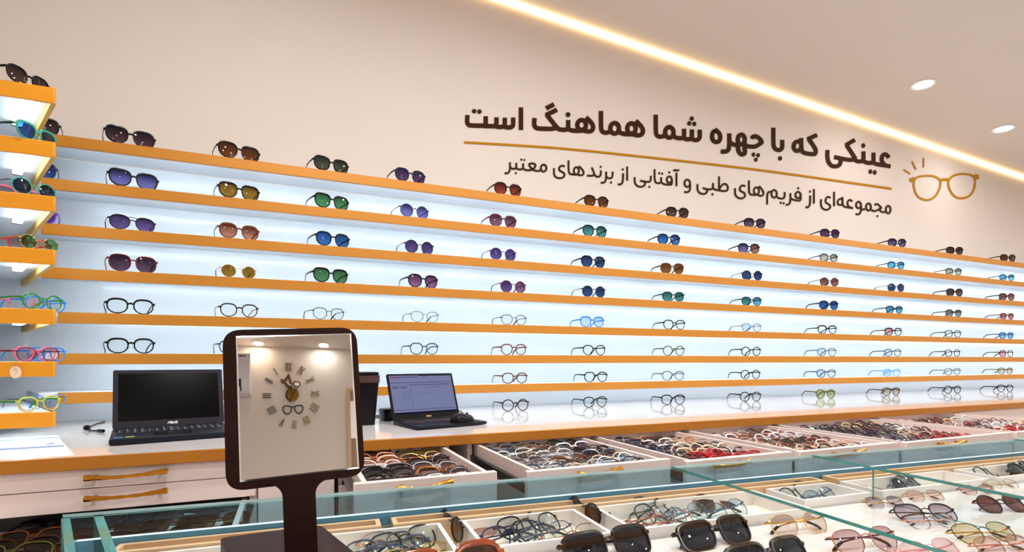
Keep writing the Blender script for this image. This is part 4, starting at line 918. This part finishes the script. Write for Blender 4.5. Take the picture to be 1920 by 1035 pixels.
def onenv(quad, mat, name):
    c = [onZ(x, y, .2285) for x, y in quad]; m = MB(); m.prism([(p.x, p.y) for p in c], lambda p: (p[0], p[1], ZC + .0024), lambda p: (p[0], p[1], ZC + .0028)); part_w(name, m, mat, e)
onenv([(-40, 828.5), (110.5, 820), (111, 821.5), (-40, 830.3)], 'blue_ink', 'stripe'); onenv([(-40, 844.8), (119.5, 835.5), (120.5, 837.5), (-40, 847.5)], 'blue_ink', 'stripe')
onenv([(75, 826.5), (112, 824.5), (115, 829.5), (80, 832)], 'grey_ink', 'print')
for quad in ([(88, 834.5), (96, 830.5), (97.5, 831), (91, 834.6)], [(94, 834), (101, 830), (102.5, 830.5), (97, 834.2)], [(86, 832.5), (91, 834.2), (90, 834.8), (84.5, 833)]): onenv(quad, 'blue_ink', 'logo_mark')
# paper tag hanging from the sixth corner shelf
p = onY(30, 676, 1.842); c = onY(29.5, 698, 1.842)
e = empty('price_tag', (c.x, 1.842, c.z), 'small oval beige paper tag hanging from the sixth corner shelf', 'tag')
m = MB(); ov = [(.0125 * math.cos(t * math.pi / 12), .0165 * math.sin(t * math.pi / 12)) for t in range(24)]
m.prism(ov, lambda q: (q[0], 0, q[1]), lambda q: (q[0], -.0016, q[1])); obj('card', m, 'tag', e)
m = MB(); letter(m, [(-.005, .003), (-.002, .008), (.004, .006), (.004, 0), (0, -.002), (0, -.006)], .0012, lambda q: (q[0], -.0020, q[1]), lambda q: (q[0], -.0015, q[1])); letter(m, [(-.004, .011), (.004, .011)], .002, lambda q: (q[0], -.0020, q[1]), lambda q: (q[0], -.0015, q[1]), it=0); obj('print', m, 'tagstring', e)
obj('string', MB().tube([(0, -.0008, .0155), (.001, -.0010, .024), (-.002, -.0006, .032), (-.002, .006, CZ + LZ[5] - c.z + .0008), (-.002, .02, CZ + LZ[5] - c.z + .0008)], .0006, 5), 'tagstring', e)
# ------------------------------------------------------------------ lettering and emblem on the shelf wall (traced stroke by stroke)
ZL = [0]
def wallfn():
    ZL[0] += 1; d = .0030 + .00006 * (ZL[0] % 12)
    return (lambda p: onY(p[0], p[1], YB - d)), (lambda p: onY(p[0], p[1], YB - .0002))
def T(o, sc): return lambda p: (o[0] + p[0] / sc, o[1] + p[1] / sc)
A = T((860, 180), 9.6); B = T((1040, 190), 9.6); C_ = T((1210, 200), 8.625); D = T((1380, 220), 10.35); E = T((1530, 240), 10.35)
def circ(c, r, n=16, ry=None): return [(c[0] + r * math.cos(2 * math.pi * i / n), c[1] + (ry or r) * math.sin(2 * math.pi * i / n)) for i in range(n)]
class Words:                   # one mesh per word of a line
    def __init__(s, cuts): s.cuts = cuts; s.mb = [MB() for _ in range(len(cuts) + 1)]
    def at(s, P): 
        x = (min(p[0] for p in P) + max(p[0] for p in P)) / 2; return s.mb[sum(1 for c in s.cuts if x > c)]
def pick(m, P): return m.at(P) if isinstance(m, Words) else m
def dot(m, f, c, r, ry=None):
    fa, fb = wallfn(); P = [f(p) for p in circ(c, r, 18, ry)]; m = pick(m, P); m.prism(P, lambda p: fa(p), lambda p: fb(p))
def strokes(m, f, L, w, it=3):
    for P in L:
        fa, fb = wallfn(); cl = P[0] == 'o'; P = P[1:] if isinstance(P[0], str) else P
        Q = [f(p) for p in P]; letter(pick(m, Q), Q, w, fa, fb, cl, it)
def ringp(c, rx, ry): return ['o'] + circ(c, rx, 14, ry)
m = Words([991, 1217, 1321, 1440, 1480, 1541]); w1 = 8.4
strokes(m, A, [[(160, 340), (150, 470), (175, 520), (230, 530), (440, 535), (488, 520), (488, 440), (488, 362)], [(440, 535), (520, 540), (640, 542), (682, 520), (682, 440), (682, 382)], [(660, 535), (700, 555), (790, 556), (832, 530), (832, 450), (832, 390)], [(820, 540), (860, 564), (940, 564), (982, 535), (982, 450), (982, 385)],
               [(1368, 395), (1356, 520), (1390, 572), (1450, 586), (1660, 592), (1735, 580), (1752, 545)]], w1)
strokes(m, A, [[(1122, 203), (1122, 610)], [(1573, 222), (1718, 148)], [(1772, 245), (1598, 330), (1598, 350), (1765, 560)], [(1765, 560), (1800, 595)]], w1, 0)
for c in ((280, 272), (375, 278)): dot(m, A, c, 41)
strokes(m, B, [[(10, 430), (72, 500), (120, 510), (200, 512), (244, 490), (244, 420), (244, 335)], [(244, 490), (300, 525), (440, 532), (520, 520)], ringp((487, 425), 80, 92), [(563, 285), (640, 355), (695, 430), (692, 505), (645, 543), (560, 535), (480, 505)],
               [(835, 173), (835, 420), (840, 520), (885, 562), (950, 562), (1000, 540)], ringp((1081, 485), 80, 97), [(1150, 535), (1200, 575), (1280, 590), (1380, 590)], ringp((1384, 488), 77, 95), [(1460, 345), (1545, 430), (1593, 500), (1588, 570), (1545, 612), (1450, 605), (1380, 580)]], w1)
dot(m, B, (242, 238), 44)
strokes(m, C_, [[(170, 130), (170, 380), (178, 450), (215, 484), (270, 484), (315, 465)], ringp((390, 415), 70, 88), [(450, 465), (490, 500), (560, 512), (628, 500), (628, 430), (628, 356)], [(620, 500), (650, 525), (720, 528), (755, 505), (755, 440), (755, 368)], [(745, 505), (780, 538), (840, 540), (882, 510), (882, 440), (882, 372)],
                [(1120, 365), (1185, 410), (1216, 470), (1212, 530), (1180, 570), (1130, 572), (1090, 540), (1078, 480), (1090, 420), (1125, 385)], [(1360, 432), (1360, 640), (1345, 705), (1290, 730), (1222, 722)],
                ringp((1553, 532), 58, 82), [(1360, 550), (1395, 600), (1450, 618), (1530, 615)], [(1502, 620), (1502, 700), (1530, 760), (1578, 775), (1614, 750), (1612, 700), (1600, 670), (1640, 625), (1660, 618)]], w1 * .98)
for c in ((753, 193), (712, 270), (793, 278)): dot(m, C_, c, 34, 37)
strokes(m, D, [[(310, 415), (330, 370), (390, 362), (450, 400), (500, 460), (502, 500)], [(515, 480), (440, 530), (380, 565), (320, 572), (235, 560), (205, 570)], [(727, 200), (727, 520), (745, 600), (810, 636), (870, 630), (900, 590), (900, 510), (900, 436)],
               ['o', (1268, 470), (1220, 465), (1160, 475), (1122, 530), (1122, 600), (1160, 650), (1220, 650), (1268, 600)], [(1268, 400), (1268, 600), (1290, 670), (1340, 695), (1480, 715), (1540, 710), (1555, 660), (1540, 600), (1430, 440)]], w1 * .95)
strokes(m, D, [[(1576, 340), (1422, 410), (1426, 436), (1470, 500)]], w1 * .95, 0)
for c in ((342, 722), (432, 735)): dot(m, D, c, 36, 42)
dot(m, D, (388, 820), 37, 42); dot(m, D, (857, 795), 40, 46)
strokes(m, E, [[(355, 562), (470, 585), (480, 600), (482, 680), (440, 735), (360, 748), (290, 725), (240, 650), (222, 560), (228, 425)], [(355, 562), (560, 605), (690, 622), (740, 600)], [(740, 580), (780, 640), (850, 652), (925, 630), (925, 540), (925, 452)], [(915, 620), (950, 665), (1050, 682), (1118, 660), (1118, 570), (1118, 476)], [(1110, 660), (1160, 700), (1300, 718), (1450, 745)],
               [(1415, 580), (1385, 525), (1335, 505), (1290, 535), (1272, 600), (1290, 670), (1340, 715)]], w1 * .92)
strokes(m, E, [[(758, 228), (604, 318), (606, 345), (770, 595)]], w1 * .92, 0)
dot(m, E, (920, 340), 39, 46); dot(m, E, (1057, 845), 37, 46); dot(m, E, (1142, 860), 37, 46)
def lettering(name, m, mat, label, cat, grp=None):
    if isinstance(m, Words):
        v = [Vector(q) for b_ in m.mb for q in b_.v]; r = empty(name, (sum(q.x for q in v) / len(v), YB, min(q.z for q in v)), label, cat, grp)
        for b_ in m.mb[::-1]: obj('word', b_.off(-Vector(r.location)), mat, r)
        return r
    xs = [Vector(v) for v in m.v]; c = Vector((sum(v.x for v in xs) / len(xs), YB, min(v.z for v in xs)))
    o = obj(name, m.off(-c), mat); o.location = c; return tag(o, label, cat, grp)
lettering('wall_lettering', m, 'brown_text', 'bold dark brown Persian heading on the wall above the golden line', 'lettering', 'lettering on the shelf wall')
m = Words([1031, 1155, 1183, 1276, 1300, 1372, 1506, 1533]); w2 = 3.55
a = T((940, 285), 10.667); b = T((1100, 300), 10.667); c = T((1270, 310), 12); d = T((1400, 325), 13.714); e_ = T((1530, 340), 12)
strokes(m, a, [[(175, 205), (175, 340), (160, 395), (120, 426), (65, 425)], [(180, 300), (215, 335), (275, 335), (302, 310), (302, 215)], [(302, 315), (335, 347), (405, 347), (438, 320), (438, 225)], [(438, 325), (480, 358), (560, 366), (620, 350), (680, 300), (688, 250), (640, 225), (580, 228), (550, 245), (580, 300), (640, 355), (700, 378), (755, 378), (795, 355)], ringp((848, 320), 57, 71),
               [(1055, 322), (1050, 420), (1072, 490), (1130, 522), (1200, 522), (1255, 495), (1270, 445), (1240, 405), (1175, 380), (1152, 340), (1170, 290), (1215, 270), (1272, 287)], [(1345, 165), (1345, 370), (1365, 435), (1430, 450), (1515, 450)], ringp((1502, 375), 52, 74), [(1550, 278), (1620, 345), (1650, 400), (1642, 450), (1600, 466), (1530, 452)]], w2)
for q in ((292, 422), (402, 150), (460, 157)): dot(m, a, q, 21)
strokes(m, b, [[(102, 145), (155, 262), (150, 300), (100, 316), (8, 310)], [(150, 275), (185, 328), (240, 336), (285, 310), (287, 205)], [(392, 230), (392, 370), (375, 430), (340, 456), (285, 452)], [(392, 330), (430, 360), (485, 366), (520, 335), (522, 232)], [(730, 265), (730, 400), (712, 465), (675, 490), (625, 485)], [(812, 128), (812, 412)],
               [(1070, 412), (1165, 430), (1175, 480), (1135, 530), (1060, 536), (990, 505), (958, 430), (963, 340)], [(1070, 412), (1180, 432), (1255, 440), (1285, 405), (1285, 315)], [(1360, 182), (1360, 390), (1380, 450), (1430, 466), (1480, 455), (1492, 420), (1492, 345)], [(1492, 435), (1530, 480), (1600, 490), (1680, 498), (1708, 480), (1708, 390)], ringp((1655, 390), 52, 64), [(1798, 252), (1798, 522)], [(1738, 218), (1765, 195), (1805, 212), (1852, 198)]], w2)
for q in ((283, 135), (490, 450), (725, 187), (1258, 535), (1453, 262), (1513, 272), (1655, 247)): dot(m, b, q, 21, 23)
strokes(m, c, [ringp((226, 402), 64, 84), [(290, 400), (294, 520), (272, 580), (225, 608), (155, 595)], [(572, 510), (665, 535), (678, 590), (635, 640), (560, 645), (490, 612), (452, 540), (457, 420)], [(572, 510), (690, 540), (770, 540), (806, 505), (806, 398)], [(806, 495), (835, 545), (920, 558), (1075, 582), (1135, 560), (1142, 480), (1105, 425), (1060, 410), (1005, 440), (940, 545)], [(942, 248), (942, 548)],
               [(1303, 512), (1298, 620), (1325, 700), (1400, 742), (1470, 742), (1525, 705), (1528, 640), (1480, 600), (1415, 575), (1408, 515), (1432, 462), (1480, 448), (1532, 468)]], w2)
dot(m, c, (793, 648), 24, 27)
strokes(m, d, [[(62, 180), (62, 450), (85, 535), (150, 552), (260, 552)], ringp((255, 450), 68, 95), [(320, 325), (390, 400), (437, 480), (430, 550), (380, 585), (320, 570), (260, 540)], [(530, 798), (530, 560), (550, 490), (600, 468), (650, 475)], ringp((710, 525), 70, 100), [(770, 590), (820, 640), (930, 650), (980, 620), (982, 478)], [(1130, 508), (1130, 700), (1108, 775), (1060, 812), (1008, 802)], [(1140, 640), (1190, 678), (1360, 706), (1395, 680), (1395, 550)], ringp((1325, 555), 68, 82), [(1637, 568), (1637, 760), (1615, 840), (1575, 875), (1518, 865)], [(1733, 400), (1733, 772)]], w2)
for q in ((882, 755), (955, 768), (1327, 382), (1633, 468)): dot(m, d, q, 27, 31)
strokes(m, e_, [[(118, 398), (112, 520), (138, 600), (200, 640), (270, 638), (325, 595), (325, 540), (280, 508), (222, 480), (216, 420), (240, 358), (285, 345), (330, 372)], [(410, 232), (410, 560)], ['o', (600, 400), (550, 390), (500, 420), (485, 480), (510, 525), (560, 535), (600, 505)], [(600, 348), (600, 500), (625, 565), (690, 580), (840, 602)], [(820, 455), (790, 420), (745, 415), (712, 460), (715, 530), (750, 575), (800, 592)],
                ringp((960, 530), 56, 74), [(1016, 530), (1020, 650), (995, 720), (950, 748), (895, 730)], [(1018, 612), (1065, 636), (1110, 620)], ringp((1185, 575), 55, 82), [(1235, 625), (1285, 665), (1345, 668), (1410, 632), (1485, 590)], [(1328, 540), (1340, 512), (1380, 508), (1435, 545), (1478, 605)], [(1425, 625), (1465, 680), (1525, 697), (1575, 675)], ringp((1628, 635), 53, 88)], w2)
dot(m, e_, (1385, 780), 20, 27)
lettering('wall_lettering', m, 'brown_text', 'thin dark brown Persian line on the wall below the golden line', 'lettering', 'lettering on the shelf wall')
m = MB(); strokes(m, lambda p: p, [[(870.4, 266.7), (960, 271.8), (1060, 278.4), (1210, 294.2), (1410, 316.6), (1530, 333.4), (1672, 353.8)]], 4.2, 2)
lettering('wall_rule', m, 'gold_text', 'golden curved line between the two lines of wall lettering', 'wall decoration')
f = T((1680, 280), 9.411)
e = empty('wall_emblem', onY(1772, 378, YB), 'golden eyeglasses emblem with three rays at the right of the lettering', 'wall decoration')
m = MB(); strokes(m, f, [['o', (318, 560), (345, 505), (420, 475), (565, 462), (690, 475), (775, 530), (792, 610), (760, 730), (690, 840), (600, 893), (500, 893), (400, 850), (340, 760), (315, 650)], ['o', (925, 560), (970, 490), (1060, 445), (1190, 430), (1320, 445), (1390, 490), (1402, 580), (1385, 700), (1320, 810), (1220, 862), (1090, 862), (1000, 800), (945, 700), (922, 620)]], 3.7)
strokes(m, f, [[(775, 545), (860, 530), (940, 540)]], 5.6, 2); strokes(m, f, [[(248, 550), (330, 520)], [(1380, 480), (1466, 488)]], 8.2, 0)
obj('frame', m.off(-Vector(e.location)), 'gold_text', e)
for P in ([(490, 152), (486, 316)], [(286, 212), (354, 356)], [(138, 358), (252, 434)]):
    m = MB(); strokes(m, f, [P], 2.9, 0); obj('ray', m.off(-Vector(e.location)), 'gold_text', e)

# ------------------------------------------------------------------ what the mirror shows: clock, air conditioner, door on the opposite wall
g = T((410, 610), 4.703); kk = [0]
def cfn(front, back=0.0):
    return (lambda p: reflY(*g(p), YF + front)), (lambda p: reflY(*g(p), YF + back))
cc = reflY(*g((650, 612)), YF)
clock = empty('wall_clock', (cc.x, YF, cc.z), 'large gold and black stick-on wall clock with Roman numerals, seen in the mirror', 'clock')
NUM = [('XII', 615, 366, 0), ('XI', 728, 398, 0), ('X', 807, 480, 0), ('IX', 850, 602, 0), ('VIII', 843, 726, 0), ('VII', 775, 838, 0), ('VI', 668, 875, 0), ('V', 560, 857, 1), ('IIII', 468, 748, 1), ('III', 425, 620, 1), ('II', 443, 488, 1), ('I', 502, 408, 1)]
for k, (s, x, y, dk) in enumerate(NUM):
    m = MB(); ang = math.radians(30 * k); out = Vector((math.sin(ang), -math.cos(ang))); side = Vector((-out.y, out.x))   # outward and across, as seen in the mirror
    Wd = {'I': 17, 'V': 30, 'X': 32}; tot = sum(Wd[ch] for ch in s); pos = tot / 2                       # mirrored: first letter on the right
    for ch in s:
        c0 = pos - Wd[ch] / 2; pos -= Wd[ch]; h = 33; hw = Wd[ch] / 2 - 3
        segs = {'I': [((0, -h), (0, h))], 'V': [((-hw, h), (0, -h)), ((hw, h), (0, -h))], 'X': [((-hw, h), (hw, -h)), ((hw, h), (-hw, -h))]}[ch]
        for p, q in segs:
            P = [Vector((x, y)) + side * (c0 + t[0]) + out * t[1] for t in (p, q)]
            kk[0] += 1; fa, fb = cfn(.010 + .0002 * (kk[0] % 7)); letter(m, P, 4.6, fa, fb, False, 0)
            for pt in P: fa2, fb2 = cfn(.012 + .0002 * (kk[0] % 7)); m.prism(circ(pt, 3.9, 8), fa2, fb2)
    obj('numeral', m.off(-Vector(clock.location)), 'clock_black' if dk else 'clock_gold', clock)
def cpart(name, P, front, back, mat, parent=clock):
    m = MB(); fa, fb = cfn(front, back); m.prism(P, fa, fb); return obj(name, m.off(-Vector(clock.location)), mat, parent)
def cstroke(name, L, w, front, mat, it=2, parent=clock, back=0.0):
    m = MB()
    for i, P in enumerate(L):
        fa, fb = cfn(front + .0003 * i, back); cl = P[0] == 'o'; letter(m, P[1:] if cl else P, w, fa, fb, cl, it)
    return obj(name, m.off(-Vector(clock.location)), mat, parent)
cpart('rim', circ((644, 612), 54, 28, 58), .030, 0, 'clock_black'); cpart('disc', circ((655, 611), 52, 28, 57), .034, .030, 'clock_disc')
cstroke('hand', [[(655, 605), (612, 525)], [(655, 605), (640, 640), (626, 682)], [(655, 605), (690, 550)]], 6, .040, 'clock_black', 0, back=.034)
cstroke('emblem', [[(640, 560), (635, 500), (618, 450)], [(555, 500), (570, 508), (588, 480), (610, 455), (620, 432)], [(590, 505), (600, 540), (650, 560)], [(552, 475), (560, 495), (580, 505)]], 17, .014, 'clock_brown')
cstroke('emblem', [[(600, 500), (625, 525), (640, 530)]], 9, .018, 'ring')
cstroke('eye_outline', [['o', (652, 500), (690, 492), (728, 515), (705, 545), (665, 540)]], 5, .012, 'clock_brown'); cpart('eye_white', circ((690, 518), 22, 16, 17), .010, 0, 'ring')
cstroke('glasses_emblem', [['o', (562, 720), (600, 708), (640, 716), (645, 750), (620, 784), (590, 782), (572, 755)], ['o', (668, 716), (700, 704), (742, 708), (745, 745), (722, 776), (695, 776), (674, 750)], [(640, 720), (668, 716)]], 9, .012, 'clock_black')
# air conditioner high on the clock wall
yf2 = YF + .21; zt_, zb_ = reflY(458, 658.5, yf2).z, reflY(458, 733, yf2).z; x1 = reflY(467.5, 700, yf2).x; x0 = x1 - .80
e = empty('air_conditioner', ((x0 + x1) / 2, YF, zb_), 'white wall air conditioner left of the clock, seen in the mirror', 'air conditioner')
hh = zt_ - zb_; prof = [(YF, zt_), (yf2 - .05, zt_), (yf2 - .012, zt_ - .02), (yf2, zt_ - hh * .40), (yf2 - .006, zt_ - hh * .72), (yf2 - .035, zb_ + .05), (yf2 - .08, zb_ + .008), (YF + .02, zb_), (YF, zb_ + .01)]
part_w('body', MB().prism(prof, lambda p: (x0, p[0], p[1]), lambda p: (x1, p[0], p[1])), 'ac', e)
m = MB(); m.prism([(yf2 - .010, zt_ - hh * .70), (yf2 - .070, zb_ + .02), (yf2 - .050, zb_ + .016), (yf2 + .001, zt_ - hh * .70)], lambda p: (x0 + .05, p[0], p[1]), lambda p: (x1 - .07, p[0], p[1])); part_w('outlet', m, 'ac_dark', e)
m = MB(); m.prism([(yf2 - .022, zb_ + .052), (yf2 - .052, zb_ + .018), (yf2 - .044, zb_ + .014), (yf2 - .014, zb_ + .048)], lambda p: (x0 + .06, p[0], p[1]), lambda p: (x1 - .08, p[0], p[1])); part_w('louver', m, 'ac', e)
m = MB(); zz = zt_ - hh * .13
for a_, b_2 in ((0, .035), (.042, .058)): m.box((x1 - .10 + a_, yf2 - .03, zz), (x1 - .10 + b_2, yf2 - .004, zz + .012))
part_w('badge', m, 'ac_dark', e)
# door
q0 = reflY(650, 730, YF); xd = q0.x; zd = q0.z; fw = .032
dr = tag(bpy.data.objects.new('door_1', None), kind='structure'); COL.objects.link(dr); dr.location = (xd, YF, 0)
m = MB(); m.box((xd, YF, 0), (xd + fw, YF + .03, zd)); m.box((xd + 1.0, YF, 0), (xd + 1.0 + fw, YF + .03, zd)); m.box((xd + fw, YF, zd - fw), (xd + 1.0, YF + .03, zd)); part_w('door_frame', m, 'door_frame', dr)
m = MB(); m.box((xd + fw, YF, 0), (xd + 1.0, YF + .012, zd * .80)); m.box((xd + fw, YF, zd - fw - .10), (xd + 1.0, YF + .012, zd - fw)); part_w('door_leaf', m, 'door_leaf', dr)
m = MB(); m.box((xd + fw, YF, zd * .80), (xd + 1.0, YF + .010, zd - fw - .10)); part_w('transom_panel', m, 'white', dr)
m = MB(); m.tube([(xd + .9, YF + .012, 1.0), (xd + .9, YF + .05, 1.0), (xd + .78, YF + .05, 1.0)], .01, 8); part_w('door_handle', m, 'steel', dr)
